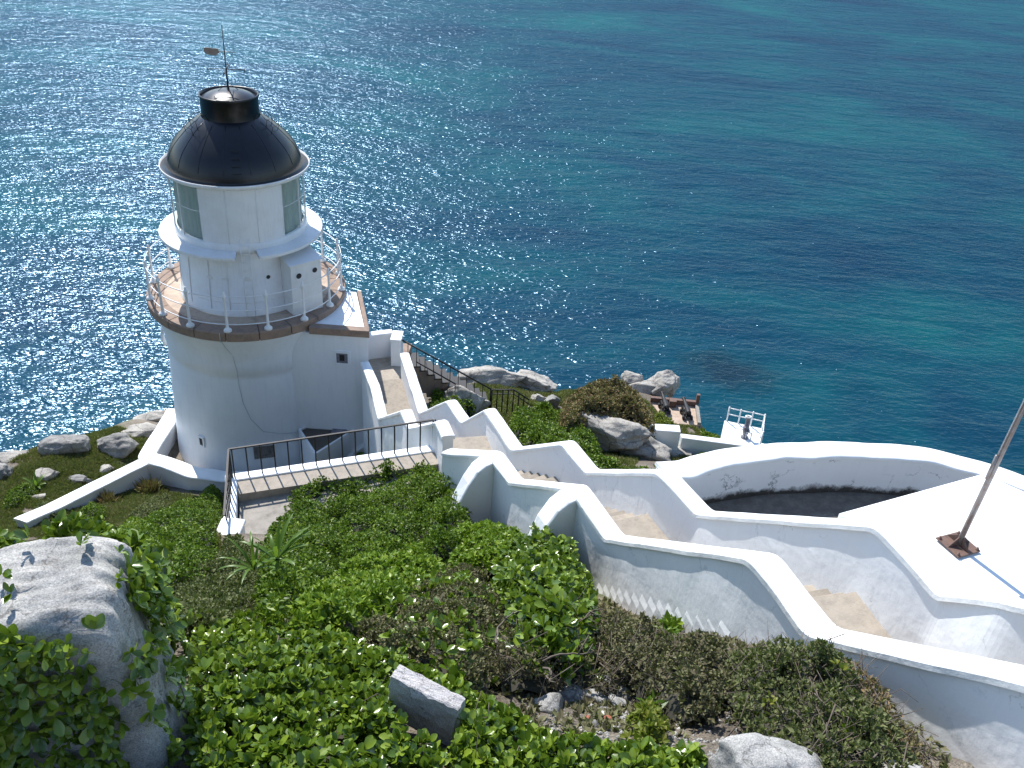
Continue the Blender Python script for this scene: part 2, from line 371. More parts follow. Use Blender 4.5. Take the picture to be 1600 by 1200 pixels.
def stair_floor(x, y):
    """distance to the stair's centre line and its floor level there"""
    best = np.full(x.shape, 1e9); fl = np.zeros(x.shape)
    for i in range(len(STP)-1):
        ax, ay = STP[i]; bx, by = STP[i+1]; dx, dy = bx-ax, by-ay
        t = np.clip(((x-ax)*dx+(y-ay)*dy)/(dx*dx+dy*dy), 0, 1); d = np.hypot(x-ax-t*dx, y-ay-t*dy)
        z = STZ[i]+(STZ[i+1]-STZ[i])*t; k = d < best; best = np.where(k, d, best); fl = np.where(k, z, fl)
    return best, fl
PATH = [tuple(at(px, py, z)[:2]) for px, py, z in [(700,700,-13.2),(357,745,-13.2),(345,830,-13.2),(450,860,-13.4),(620,770,-13.4)]]
PITP = [tuple(at(px, py, -8.7)[:2]) for px, py in [(1070,730),(1130,712),(1210,704),(1300,702),(1400,705),(1450,711),(1535,731),(1620,757)]]+[(10.5,9.5),(9,5.5),(4.6,6.2)]
GUNP = [tuple(at(px, py, -21.6)[:2]) for px, py in [(1012,620),(1092,626),(1094,664),(1042,662)]]
SIGP = [tuple(at(px, py, -18.05)[:2]) for px, py in [(1132,657),(1192,670),(1189,699),(1127,686)]]
def ground(x, y):
    x = np.atleast_1d(np.asarray(x, float)); y = np.atleast_1d(np.asarray(y, float)); sh = x.shape; x = x.ravel(); y = y.ravel()
    out = np.empty(len(x))
    for k in range(0, len(x), 40000):
        X = x[k:k+40000]; Y = y[k:k+40000]
        d = np.hypot(X[:,None]-cp[None,:,0], Y[:,None]-cp[None,:,1])
        z = np.where(d > 0, d*d*np.log(d+1e-12), 0)@TW[:-3]+TW[-3]+TW[-2]*X+TW[-1]*Y
        z = z+(fbm(X, Y, 2.6, 3, 4)-.5)*.55+(fbm(X, Y, .5, 8, 3)-.5)*.10
        # yard round the tower is level
        dt = np.hypot(X-TX, Y-TY); ky = np.clip((3.75-dt)/.3, 0, 1); z = z*(1-ky)+(BASE-.02)*ky
        pd = np.where(inpoly(X, Y, PATH), 0, polydist(X, Y, PATH)); kp = np.clip(1-pd/.25, 0, 1); z = z*(1-kp)+np.minimum(z, -13.95)*kp
        pd = np.where(inpoly(X, Y, PITP), 0, polydist(X, Y, PITP)); kp = np.clip(1-pd/.4, 0, 1); z = z*(1-kp)+np.minimum(z, -10.0)*kp
        sd_, fl = stair_floor(X, Y); ks = np.clip((1.0-sd_)/.25, 0, 1); z = np.where(ks > 0, z*(1-ks)+np.minimum(z, fl-.35)*ks, z)
        for PP_, zz_ in ((GUNP, -21.75), (SIGP, -18.4)):
            pd = np.where(inpoly(X, Y, PP_), 0, polydist(X, Y, PP_)); kp = np.clip(1-pd/.5, 0, 1); z = z*(1-kp)+np.minimum(z, zz_)*kp
        ins = inpoly(X, Y, COAST); cdst = polydist(X, Y, COAST)
        cl = np.where(ins, 0, cdst); lump = fbm(X, Y, 5, 21, 4)
        z = np.where(ins, z-np.clip(1.2-cdst, 0, 1.2)**2*.35, z-.5-cl*2.6-cl*1.8*lump)
        out[k:k+40000] = np.maximum(z, SEA_Z-6)
    return out.reshape(sh)
def g1(x, y): return float(ground([x], [y])[0])
def gpt(px, py, dz=0.0):
    """where the ray through a photo pixel meets the ground"""
    d = ray(px, py); t = np.arange(2.0, 60, .12); p = t[:,None]*d[None,:]
    gz = ground(p[:,0], p[:,1])+dz; k = np.argmax(p[:,2] < gz)
    q = p[max(k, 1)]; return Vector((q[0], q[1], float(gz[max(k,1)])))
def ground_mat():
    m, nt, b = newmat('slope_soil_and_rock'); g = nt.nodes.new('ShaderNodeNewGeometry'); P = g.outputs['Position']
    n = noise_node(nt, .8, 7, .65, P)
    n9 = noise_node(nt, 45, 4, .75, P); pe = ramp(nt, n9.outputs[0], [(.38, (.45,.45,.45)), (.62, (1.5,1.5,1.5))])
    so = ramp(nt, n.outputs[0], [(.3, (.085,.068,.050)), (.5, (.155,.13,.10)), (.7, (.25,.21,.16))])
    class soil: pass
    soil.outputs = [mix(nt, 1.0, so.outputs[0], pe.outputs[0], 'MULTIPLY')]
    n2 = noise_node(nt, .55, 6, .7, P, .5); kk = ramp(nt, n2.outputs[0], [(.54, (0,0,0)), (.64, (.7,.7,.7))])
    gr = noise_node(nt, 3.5, 6, .7, P); grc = ramp(nt, gr.outputs[0], [(.3, (.035,.050,.016)), (.6, (.085,.105,.034)), (.8, (.14,.14,.06))])
    c = mix(nt, kk.outputs[0], soil.outputs[0], grc.outputs[0])
    sp = nt.nodes.new('ShaderNodeSeparateXYZ'); nt.links.new(g.outputs['Normal'], sp.inputs[0])
    rk = ramp(nt, sp.outputs[2], [(.50, (1,1,1)), (.66, (0,0,0))])
    rn = noise_node(nt, 1.2, 8, .65, P); rc = ramp(nt, rn.outputs[0], [(.3, (.16,.145,.125)), (.55, (.33,.30,.26)), (.75, (.45,.42,.37))])
    c = mix(nt, rk.outputs[0], c, rc.outputs[0])
    nt.links.new(c, b.inputs['Base Color']); b.inputs['Roughness'].default_value = .9
    n3 = noise_node(nt, 7, 8, .7, P); bump(nt, n3.outputs[0], b, .9, .06); return m
gx = np.arange(-34, 34.01, .24); gy = np.arange(-14, 60.01, .24)
GX, GY = np.meshgrid(gx, gy); GZ = ground(GX, GY)
nx, ny = len(gx), len(gy)
ii = (np.arange(ny-1)[:,None]*nx+np.arange(nx-1)[None,:]).ravel()
tr_ = mesh_np('hillside', np.c_[GX.ravel(), GY.ravel(), GZ.ravel()], 4, np.c_[ii, ii+1, ii+1+nx, ii+nx].ravel(), [ground_mat()], smooth=True)
tag(tr_, kind='structure')

# ------------------------------------------------------------------ sea
def sea_mat():
    m, nt, b = newmat('sea_water'); P = objco(nt)
    pv = mapping(nt, P, (.012, .022, 1), (0, 0, R(12)))
    n = noise_node(nt, 1.0, 4, .6, pv, .6)
    c1 = ramp(nt, n.outputs[0], [(.30, (.0006,.018,.038)), (.46, (.0008,.032,.051)), (.60, (.0010,.050,.061)), (.78, (.0018,.074,.073))])
    pf = mapping(nt, P, (.09, .16, 1), (0, 0, R(-8))); n5 = noise_node(nt, 1.0, 4, .6, pf, .4)
    c2 = ramp(nt, n5.outputs[0], [(.35, (.78,.80,.86)), (.65, (1.1,1.1,1.08))])
    c = mix(nt, .8, c1.outputs[0], c2.outputs[0], 'MULTIPLY')
    q = at(1135, 582, SEA_Z)          # dark reef lying just under the surface off the point
    nv_ = noise_node(nt, .12, 4, .6, P); sc_ = mix(nt, .5, P, P)
    sb = nt.nodes.new('ShaderNodeVectorMath'); sb.operation = 'SUBTRACT'; nt.links.new(P, sb.inputs[0]); sb.inputs[1].default_value = tuple(q)
    ml = nt.nodes.new('ShaderNodeVectorMath'); ml.operation = 'MULTIPLY'; nt.links.new(sb.outputs[0], ml.inputs[0]); ml.inputs[1].default_value = (1/9.5, 1/8.0, 0)
    ln = nt.nodes.new('ShaderNodeVectorMath'); ln.operation = 'LENGTH'; nt.links.new(ml.outputs[0], ln.inputs[0])
    ad = nt.nodes.new('ShaderNodeMath'); ad.operation = 'MULTIPLY_ADD'; nt.links.new(nv_.outputs[0], ad.inputs[0]); ad.inputs[1].default_value = 1.8; nt.links.new(ln.outputs['Value'], ad.inputs[2])
    rf = ramp(nt, ad.outputs[0], [(.0, (.0,.0,.0)), (1.0, (1,1,1))]); mrr = nt.nodes.new('ShaderNodeMapRange'); nt.links.new(ad.outputs[0], mrr.inputs[0]); mrr.inputs[1].default_value = 1.15; mrr.inputs[2].default_value = 2.0; mrr.inputs[3].default_value = .8; mrr.inputs[4].default_value = 0
    c = mix(nt, mrr.outputs[0], c, (.004,.012,.016))
    nt.nodes.remove(b)
    df = nt.nodes.new('ShaderNodeBsdfDiffuse'); nt.links.new(c, df.inputs[0])
    gl = nt.nodes.new('ShaderNodeBsdfGlossy'); gl.inputs[0].default_value = (.50,.74,1,1); gl.inputs['Roughness'].default_value = .215
    w1 = noise_node(nt, 1.0, 2, .5, mapping(nt, P, (.07, .17, 1), (0, 0, R(10))), .3)
    w2 = noise_node(nt, 1.0, 2, .5, mapping(nt, P, (.38, .80, 1), (0, 0, R(-12))), .4)
    w3 = noise_node(nt, 1.0, 1.5, .5, mapping(nt, P, (.85, 1.7, 1), (0, 0, R(18))), .3)
    b1 = bump(nt, w1.outputs[0], None, 1.0, 1.3); b2 = bump(nt, w2.outputs[0], None, 1.0, .46, b1); b3 = bump(nt, w3.outputs[0], None, 1.0, .27, b2)
    nt.links.new(b3.outputs[0], gl.inputs['Normal'])
    fr = nt.nodes.new('ShaderNodeFresnel'); fr.inputs[0].default_value = 1.333; nt.links.new(b3.outputs[0], fr.inputs[1])
    ma = nt.nodes.new('ShaderNodeMath'); ma.operation = 'MULTIPLY_ADD'; ma.inputs[1].default_value = .15; ma.inputs[2].default_value = .055; nt.links.new(fr.outputs[0], ma.inputs[0])
    mx = nt.nodes.new('ShaderNodeMixShader'); nt.links.new(ma.outputs[0], mx.inputs[0]); nt.links.new(df.outputs[0], mx.inputs[1]); nt.links.new(gl.outputs[0], mx.inputs[2])
    nt.links.new(mx.outputs[0], nt.nodes['Material Output'].inputs[0])
    return m
MBs = MB(); MBs.add([(-3000,-600,SEA_Z),(3000,-600,SEA_Z),(3000,5000,SEA_Z),(-3000,5000,SEA_Z)], [(0,1,2,3)])
tag(MBs.build('sea', sea_mat()), kind='structure')

# ------------------------------------------------------------------ lighthouse
def V(x, y, z=0): return Vector((x, y, z))
LH = empty('lighthouse', (TX, TY, BASE), 'white round lighthouse with a black domed lantern, stone gallery deck and white railing', 'lighthouse')
C0 = V(TX, TY, TZ)
def S(prof): return [(r*KL, z*KL) for r, z in prof]
def pol(r, az, z=0): return V(TX+r*KL*math.cos(R(az)), TY+r*KL*math.sin(R(az)), TZ+z*KL)
CAM_AZ = -71.0
o = MB().lathe(C0, S([(2.46,-5.8),(2.42,-5.0),(2.34,-3.2),(2.27,-1.62),(2.25,-1.5),(2.29,-1.44),(2.29,-1.12),(2.30,-1.0),(2.34,-.8),(2.42,-.55),(2.50,-.36),(2.53,-.27),(2.50,-.25)]), 96).build('tower_wall', M['tower_white'], LH)
# small openings in the wall
def wall_niche(az, z, wd, h, r, name='window', bars=0):
    n = Vector((math.cos(R(az)), math.sin(R(az)), 0)); t = Vector((-n.y, n.x, 0)); u = V(0,0,1); c = pol(r, az, z)
    f = MB(); fw = .05*KL
    for sx in (-1, 1): f.box(c+t*(sx*(wd/2+fw/2)), (fw, .05, h+2*fw), (t, n, u))
    for sz in (-1, 1): f.box(c+u*(sz*(h/2+fw/2)), (wd, .05, fw), (t, n, u))
    wo = f.build(name, M['tower_white'], LH)
    MB().box(c-n*.005, (wd, .04, h), (t, n, u)).build('opening', M['hole'] if not bars else M['rock_dark'], wo)
    if bars:
        g = MB()
        for i in range(bars): g.box(c+t*(wd*(i+.5)/bars-wd/2)+n*.03, (.02, .02, h), (t, n, u))
        g.build('window_grille', M['steel'], wo)
wall_niche(-115, -3.76, .11*KL, .24*KL, 2.375)
wall_niche(-71.8, -3.86, .56*KL, .42*KL, 2.375, bars=9)
# stone rim in blocks
f = MB()
nb = 20
for i in range(nb):
    a0 = i*360/nb+.25+4; a1 = (i+1)*360/nb-.25+4
    f.lathe(C0, S([(2.0,-.25),(2.6,-.25),(2.605,-.03),(2.58,.0),(2.16,.0)]), 6, a0=a0, a1=a1, smooth=False)
f.lathe(C0, S([(2.56,-.245),(2.565,-.05),(2.5,-.02),(2.0,-.02)]), 72, mi=1)
f.build('gallery_rim', [M['stone'], M['dark_floor']], LH)
f = MB(); f.lathe(C0, S([(2.17,-.012),(1.2,-.012)]), 72)
f.build('gallery_deck', M['deck'], LH)
for i in range(0, 16, 1): pass
# railing
RL = MB()
rl = empty('gallery_railing', (0,0,0)); rl.parent = LH; rl.location = (0, 0, 4.95*KL)
for hz in (.19, .57, .95):
    RL.tube([pol(2.50, a, hz) for a in range(0, 361, 5)], .018, 6)
RL.build('hand_rail', M['metal_white'], rl)
pm = None
for i in range(16):
    az = -85+22.5*i
    if pm is None:
        q = MB(); c = pol(2.5, az, 0)
        q.lathe(c, [(.0,.0),(.13,.0),(.13,.05),(.10,.09),(.055,.12),(.045,.2),(.038,.62*KL),(.034,.88*KL),(.052,.9*KL),(.066,.95*KL),(.058,1.0*KL),(.034,1.02*KL),(.042,1.05*KL),(.03,1.09*KL),(0,1.1*KL)], 12)
        pm = q.build('railing_post', M['metal_white'], rl); base = pm.location.copy(); c0p = c
    else:
        d = pm.copy(); COL.objects.link(d); d.parent = rl; d.location = base+(pol(2.5, az, 0)-c0p)
# drum
f = MB(); f.lathe(C0, S([(1.74,-.01),(1.735,.12),(1.70,.14),(1.62,1.66),(1.60,1.7)]), 72)
for k in range(12): pass
o = f.build('service_room', M['metal_white'], LH)
f = MB()
for az in (-105,-88,-40,-128,-150,10,55,100,150): 
    f.tube([pol(1.712-.08*z/1.7, az, z) for z in (.14, 1.0, 1.64)], .011, 5)
f.lathe(C0, S([(1.69,.35),(1.695,.36),(1.69,.37)]), 72)
f.build('panel_seam', M['metal_white'], o)
for az in (-104.5,-90,-71.5):
    n = V(math.cos(R(az)), math.sin(R(az))); c = pol(1.655, az, .98)
    f = MB(); t = V(-n.y, n.x)
    pts = [c+t*(.1*math.cos(R(a)))+V(0,0,.1*math.sin(R(a))) for a in range(0, 181, 20)]
    f.tube(pts, .016, 6); f.add([p+n*.02 for p in pts], [tuple(range(len(pts)))])
    f.build('vent_hood', M['metal_white'], o)
def disc_hole(c, n, r, parent, name='porthole'):
    n = n.normalized(); t = n.cross(V(0,0,1)).normalized(); u = t.cross(n)
    ring = [c+n*.012+t*(r*math.cos(R(a)))+u*(r*math.sin(R(a))) for a in range(0, 360, 20)]
    f = MB(); f.add(ring, [tuple(range(len(ring)))]); 
    ho = f.build(name, M['hole'], parent)
    g = MB(); g.tube([c+n*.008+t*(r*1.06*math.cos(R(a)))+u*(r*1.06*math.sin(R(a))) for a in range(0, 361, 20)], .008, 5)
    g.build('rim', M['metal_white'], ho)
disc_hole(pol(1.655, -53.5, 1.0), V(math.cos(R(-53.5)), math.sin(R(-53.5))), .055*KL, o)
# vestibule
A = V(TX+1.60*KL, TY-1.45*KL, TZ); B = V(TX+2.23*KL, TY-.86*KL, TZ); dAB = (B-A); nv = V(dAB.y, -dAB.x).normalized(); tv = dAB.normalized()
A2 = A-nv*1.05*KL; B2 = B-nv*1.05*KL; zt0, zt1 = 1.38*KL, 1.60*KL
f = MB(); u = V(0,0,1)
f.add([A+u*.0, B+u*.0, B2, A2, A+u*zt0, B+u*zt0, B2+u*zt1, A2+u*zt1], [(0,1,5,4),(1,2,6,5),(3,0,4,7),(2,3,7,6),(0,3,2,1)])
vb = f.build('entrance_vestibule', M['metal_white'], LH, bevel=.012)
f = MB(); rz = (zt0+zt1)/2; mo = (A+B+A2+B2)/4; sl_ = (zt1-zt0)/(1.05*KL)
q = [A+nv*.05-tv*.05+u*(zt0-.01+.01), B+nv*.05+tv*.05+u*(zt0), B2+tv*.05+u*zt1, A2-tv*.05+u*zt1]
f.add([p+u*.004 for p in q]+[p+u*.035 for p in q], [(0,1,2,3),(4,5,6,7),(0,1,5,4),(1,2,6,5),(2,3,7,6),(3,0,4,7)]); f.build('vestibule_roof', M['metal_white'], vb)
wAB = dAB.length
disc_hole(A+tv*(wAB*.25)+u*(1.08*KL)+nv*.003, nv, .075*KL, vb); disc_hole(A+tv*(wAB*.78)+u*(1.13*KL)+nv*.003, nv, .07*KL, vb)
# lantern walkway ring with a gap for the ladder
f = MB()
f.lathe(C0, S([(1.55,1.70),(2.05,1.68),(2.055,1.72),(2.05,1.76),(1.55,1.78)]), 90, a0=-62, a1=282-0, smooth=False)
f.build('lantern_walkway', M['metal_white'], LH)
o = MB(); o.lathe(C0, S([(1.60,1.66),(1.66,1.69),(1.66,1.93),(1.62,1.97),(1.58,1.97)]), 90); o.build('lantern_base', M['metal_white'], LH)
# lantern: blank panels towards the land, glass elsewhere
f = MB(); f.lathe(C0, S([(1.64,1.90),(1.645,3.40)]), 24, a0=CAM_AZ-35, a1=CAM_AZ+37)
lp = f.build('blank_lantern_panel', M['metal_white'], LH)
f = MB()
for az in (CAM_AZ-12, CAM_AZ+13): f.tube([pol(1.648, az, z) for z in (1.95, 2.6, 3.38)], .008, 5)
f.build('panel_seam', M['metal_white'], lp)
n_p = 12; a_s = CAM_AZ+37; da = 288/n_p
for i in range(n_p):
    f = MB(); f.lathe(C0, S([(1.63,1.95),(1.63,3.40)]), 6, a0=a_s+i*da+.3, a1=a_s+(i+1)*da-.3)
    f.build('lantern_pane', M['glass'], LH)
f = MB()
for i in range(n_p+1):
    az = a_s+i*da; f.box(pol(1.63, az, 2.675), (.035, .045, 1.45*KL), (V(-math.sin(R(az)), math.cos(R(az))), V(math.cos(R(az)), math.sin(R(az))), u))
f.tube([pol(1.635, a_s+a, 2.72) for a in range(0, 289, 4)], .012, 5)
f.build('glazing_bar', M['metal_white'], LH)
# curtain with folds behind the glass
def cloth():
    m = M['curtain']; nt = m.node_tree; b = nt.nodes['Principled BSDF']; t = nt.nodes.new('ShaderNodeBsdfTranslucent'); t.inputs[0].default_value = (.82,.86,.80,1)
    mx = nt.nodes.new('ShaderNodeMixShader'); mx.inputs[0].default_value = .5; nt.links.new(b.outputs[0], mx.inputs[1]); nt.links.new(t.outputs[0], mx.inputs[2]); nt.links.new(mx.outputs[0], nt.nodes['Material Output'].inputs[0])
cloth()
for a0 in (a_s-2, a_s+288-66):
    vs = []; nseg = 60
    for z in (1.9, 3.38):
        for i in range(nseg+1):
            a = a0+68*i/nseg; vs.append(pol(1.50+.035*math.sin(i*1.3)+.02*math.sin(i*.53), a, z))
    f = MB(); f.add(vs, [(i, i+1, nseg+2+i, nseg+1+i) for i in range(nseg)], 0, True); f.build('lamp_curtain', M['curtain'], LH)
f = MB(); f.lathe(C0, S([(.0,1.97),(.75,1.97),(.75,2.1),(.62,2.2),(.66,2.6),(.62,3.0),(.4,3.15),(.0,3.2)]), 32); f.build('lamp_lens', M['curtain'], LH)
# gutter and dome
f = MB(); f.lathe(C0, S([(1.60,3.38),(1.74,3.36),(1.80,3.40),(1.815,3.46),(1.810,3.485),(1.797,3.485),(1.792,3.42),(1.62,3.40)]), 96); f.build('dome_gutter', M['metal_white'], LH)
dm = MB(); dm.lathe(C0, S([(1.788,3.435),(1.64,3.45),(1.635,3.5),(1.60,3.66),(1.52,3.86),(1.42,4.02),(1.28,4.18),(1.12,4.34),(.94,4.49),(.78,4.60),(.70,4.64)]), 96)
dmo = dm.build('dome_roof', M['dome'], LH)
f = MB()
for k in range(16):
    az = k*22.5+8; f.tube([pol(r+.004, az, z) for r, z in ((1.60,3.66),(1.52,3.86),(1.42,4.02),(1.28,4.18),(1.12,4.34),(.94,4.49),(.80,4.60))], .006, 5)
f.build('dome_rib', M['dome'], dmo)
f = MB()   # ladder strip up the dome
for k, (r, z) in enumerate([(1.60,3.72),(1.53,3.88),(1.44,4.04),(1.31,4.18)]):
    f = MB(); f.tube([pol(r+.04, CAM_AZ-4, z), pol(r+.05, CAM_AZ, z), pol(r+.04, CAM_AZ+4, z)], .010, 5)
    f.build('roof_rung', M['iron'], dmo)
f = MB(); f.lathe(C0, S([(.70,4.58),(.685,4.64),(.68,5.08),(.70,5.10),(.705,5.15),(.69,5.165),(.665,5.15),(.66,5.06)]), 64); vt = f.build('roof_ventilator', M['dome'], LH)
f = MB(); f.lathe(C0, S([(.66,5.07),(.60,5.105),(.48,5.165),(.32,5.215),(.15,5.24),(.0,5.245)]), 64); f.build('ventilator_cap', M['dome'], vt)
for az0 in (CAM_AZ-62, CAM_AZ+62):
    f = MB()
    for a, rr in ((az0-9, .85), (az0+9, .85)):
        f.tube([pol(.98, a, 4.46), pol(1.02, a, 4.66), pol(.86, a, 4.80), pol(.74, a, 4.78), pol(.69, a, 4.66)], .009, 5)
        f.tube([pol(1.12, a, 4.35), pol(1.17, a, 4.52), pol(1.02, a, 4.66)], .009, 5)
    f.tube([pol(1.02, az0-9, 4.66), pol(1.02, az0, 4.67), pol(1.02, az0+9, 4.66)], .009, 5); f.tube([pol(1.17, az0-9, 4.52), pol(1.17, az0+9, 4.52)], .009, 5)
    f.build('grab_rail', M['iron'], dmo)
# weather vane
wv = empty('weather_vane', (0,0,0)); wv.parent = LH; wv.location = (0, 0, (4.95+5.24)*KL)
f = MB(); f.tube([pol(0,0,5.2), pol(0,0,5.7), pol(0,0,6.72)], .028, 6, r2=.012)
for a in (30, 120, 210, 300): f.tube([pol(.28, a, 5.19), pol(0, 0, 5.42)], .008, 5)
f.build('mast', M['iron'], wv)
f = MB()
for a in (10, 100, 190, 280):
    f.tube([pol(0,0,5.72), pol(.42, a, 5.72)], .014, 5); c = pol(.42, a, 5.72); t = V(-math.sin(R(a)), math.cos(R(a)))
    f.tube([c+t*.05+u*.03, c-t*.05-u*.06], .012, 5)
f.build('compass_arm', M['iron'], wv)
f = MB(); az = 182; n = V(math.cos(R(az)), math.sin(R(az)))
f.tube([pol(0,0,6.12)-n*.3, pol(0,0,6.12)+n*.16], .010, 5)
pc = pol(0,0,6.12)+n*.38; ou = [(-.24,-.035),(-.20,.08),(-.05,.07),(.05,.09),(.20,.085),(.24,.0),(.19,-.10),(.05,-.12),(-.12,-.13),(-.18,-.07)]
tt = V(-n.y, n.x)
f.add([pc+n*a+u*b+tt*.008 for a, b in ou]+[pc+n*a+u*b-tt*.008 for a, b in ou], [tuple(range(10)), tuple(range(19, 9, -1))]+[(i, (i+1) % 10, 10+(i+1) % 10, 10+i) for i in range(10)])
f.build('vane_plate', M['steel'], wv)
# outside ladder to the lantern
f = MB()
for s in (-1, 1):
    f.tube([pol(1.80, CAM_AZ+s*3.4, .02), pol(1.78, CAM_AZ+s*3.4, 1.0), pol(1.72, CAM_AZ+s*3.4, 2.1)], .012, 6)
for k in range(9): f.tube([pol(1.80-.035*k*.25, CAM_AZ-3.4, .18+k*.22), pol(1.80-.035*k*.25, CAM_AZ+3.4, .18+k*.22)], .009, 5)
f.build('ladder', M['metal_white'], LH)
f = MB(); f.tube([pol(2.615, -89, .0), pol(2.62, -89, -.26)], .012, 5)
f.tube([pol(r, a, z) for r, a, z in [(2.53,-89,-.3),(2.45,-88,-.5),(2.33,-85,-.8),(2.31,-83.5,-1.3),(2.285,-83.5,-1.75),(2.305,-82,-2.3),(2.33,-78,-2.8),(2.36,-71,-3.2),(2.375,-60,-3.35),(2.385,-50,-3.45)]], .011, 5)
f.build('cable', M['cable'], LH)
f = MB()   # grey gutter pipes on the far left flank
f.tube([pol(2.40, -173, -1.2), pol(2.48, -173, -1.6), pol(2.44, -173, -1.9)], .07, 8)
f.build('drain_spout', M['tower_white'], LH)

# annex block on the tower's right
AX = empty('stair_annex', (TX+2.9*KL, TY-1.2*KL, BASE), 'white square block joined to the tower under a brown stone coping, with a small window', 'annex')
def L2(x, y): return (TX+x*KL, TY+y*KL)
poly = [L2(1.4,-1.70), L2(3.55,-1.66), L2(2.93,.55), L2(1.2,.55)]
MB().prism(poly, BASE-.5, TZ-.33*KL).build('wall', M['tower_white'], AX, bevel=.01)
MB().prism([L2(1.9,-1.51), L2(3.43,-1.49), L2(2.85,.45), L2(1.2,.45)], TZ-.36*KL, TZ-.16*KL).build('roof', M['white_top'], AX)
f = MB()
f.prism([L2(2.05,-1.76), L2(3.60,-1.72), L2(3.56,-1.50), L2(2.05,-1.52)], TZ-.33*KL+.003, TZ-.13*KL)
f.prism([L2(3.555,-1.50), L2(3.44,-1.50), L2(2.86,.52), L2(2.97,.55)], TZ-.33*KL+.003, TZ-.15*KL)
f.build('coping', M['stone'], AX, bevel=.015)
wc = V(*L2(2.86,-1.676), TZ-1.02*KL)
f = MB()
for sx in (-1, 1): f.box(wc+V(sx*.235,-.005,0), (.09,.05,.56))
for sz in (-1, 1): f.box(wc+V(0,-.005,sz*.235), (.38,.05,.09))
wo = f.build('window', M['tower_white'], AX); MB().box(wc+V(0,.0,0), (.38,.03,.38)).build('opening', M['fog_grey'], wo); MB().box(wc+V(0,-.02,.02), (.16,.03,.22)).build('pane', M['hole'], wo)

# ------------------------------------------------------------------ walls along lines
def resample(pts, step):
    out = []; n = len(pts)
    for i in range(n-1):
        (a, za), (b, zb) = pts[i], pts[i+1]; L = math.hypot(b[0]-a[0], b[1]-a[1]); k = max(1, int(L/step))
        for j in range(k): t = j/k; out.append((a[0]+(b[0]-a[0])*t, a[1]+(b[1]-a[1])*t, za+(zb-za)*t, i+t))
    out.append((pts[-1][0][0], pts[-1][0][1], pts[-1][1], n-1.0)); return out
def smooth_corner(pts, r=.13):
    """round every corner of a wall-top line"""
    out = [pts[0]]
    for i in range(1, len(pts)-1):
        p = Vector((*pts[i][0], pts[i][1])); a = Vector((*pts[i-1][0], pts[i-1][1])); b = Vector((*pts[i+1][0], pts[i+1][1]))
        da, db = (a-p), (b-p); ra = min(r, da.length*.35); rb = min(r, db.length*.35)
        A_, B_ = p+da.normalized()*ra, p+db.normalized()*rb
        for t in (0, .25, .5, .75, 1):
            q = A_*(1-t)**2+p*(2*t*(1-t))+B_*t*t; out.append(((q.x, q.y), q.z))
    out.append(pts[-1]); return out
def loft_wall(parent, pts, th, cap_w, cap_h, bottom, mats=None, batter=0.0, wob=.012, seed=1, names=('wall','coping'), capr=.03, step=.16, inner=None):
    rs = resample(smooth_corner(pts), step); n = len(rs); th2 = th/2; cw = cap_w/2
    P = np.array([(r[0], r[1]) for r in rs]); D = np.gradient(P, axis=0); D /= np.linalg.norm(D, axis=1)[:,None]+1e-9
    Nn = np.c_[-D[:,1], D[:,0]]        # left of travel
    body = MB(); rows = []
    for i, r in enumerate(rs):
        z = r[2]-cap_h; bo = bottom(r[0], r[1], r[2]) if callable(bottom) else bottom
        w1 = wob*(noise.noise(Vector((r[0]*1.3+seed, r[1]*1.3, 0)))); 
        pr = []
        H = max(.2, z-bo)
        for side in (1, -1):
            col = []
            for t in (0, .25, .5, .75, 1.0):
                zz = z-H*t; off = th2+w1+wob*noise.noise(Vector((r[0]*1.1+side*5+seed, r[1]*1.1, zz*1.3)))+(batter if side == 1 else 0)*t*t*H
                col.append((r[0]+Nn[i][0]*off*side, r[1]+Nn[i][1]*off*side, zz))
            pr.append(col)
        rows.append(pr[0][::-1]+pr[1])
    m_ = len(rows[0]); vs = [v for row in rows for v in row]
    fs = [(i*m_+j, i*m_+j+1, (i+1)*m_+j+1, (i+1)*m_+j) for i in range(n-1) for j in range(m_-1)]
    fs += [tuple(range(m_)), tuple((n-1)*m_+j for j in range(m_))]
    body.add(vs, fs, 0, False); bo_ = body.build(names[0], M['white'], parent)
    cap = MB(); rows = []
    prof = [(-cw,-cap_h-.004),(-cw,-capr),(-cw+capr*.4,-capr*.3),(-cw+capr*1.2,.004),(0,.016),(cw-capr*1.2,.004),(cw-capr*.4,-capr*.3),(cw,-capr),(cw,-cap_h-.004)]
    for i, r in enumerate(rs):
        w1 = wob*noise.noise(Vector((r[0]*1.9+seed*3, r[1]*1.9, 2)))*1.6; w2 = wob*noise.noise(Vector((r[0]*2.3, r[1]*2.3, 7+seed)))*1.4
        dx = 0
        if i == 0: dx = -cw*.12
        if i == n-1: dx = cw*.12
        rows += [(r[0]+Nn[i][0]*(a+(w1 if a > 0 else w2 if a < 0 else 0))+D[i][0]*dx, r[1]+Nn[i][1]*(a+(w1 if a > 0 else w2 if a < 0 else 0))+D[i][1]*dx, r[2]+b+w2*.6) for a, b in prof]
    k = len(prof)
    fs = [(i*k+j, i*k+(j+1) % k, (i+1)*k+(j+1) % k, (i+1)*k+j) for i in range(n-1) for j in range(k)]
    fs += [tuple(range(k)), tuple((n-1)*k+j for j in range(k))]
    cap.add(rows, fs, 0, False); co = cap.build(names[1], M['white_top'], parent)
    return bo_, co
gmin = lambda d: (lambda x, y, z: min(g1(x, y)-d, z-.9))
NW = empty('stair_wall', (NEAR[3][0][0], NEAR[3][0][1], -8.0), 'long white zigzag parapet wall nearest the shrubs, stepping down the stairs, with two buttresses', 'wall')
loft_wall(NW, NEAR, .25, .315, .085, gmin(.9), seed=2, batter=.02)
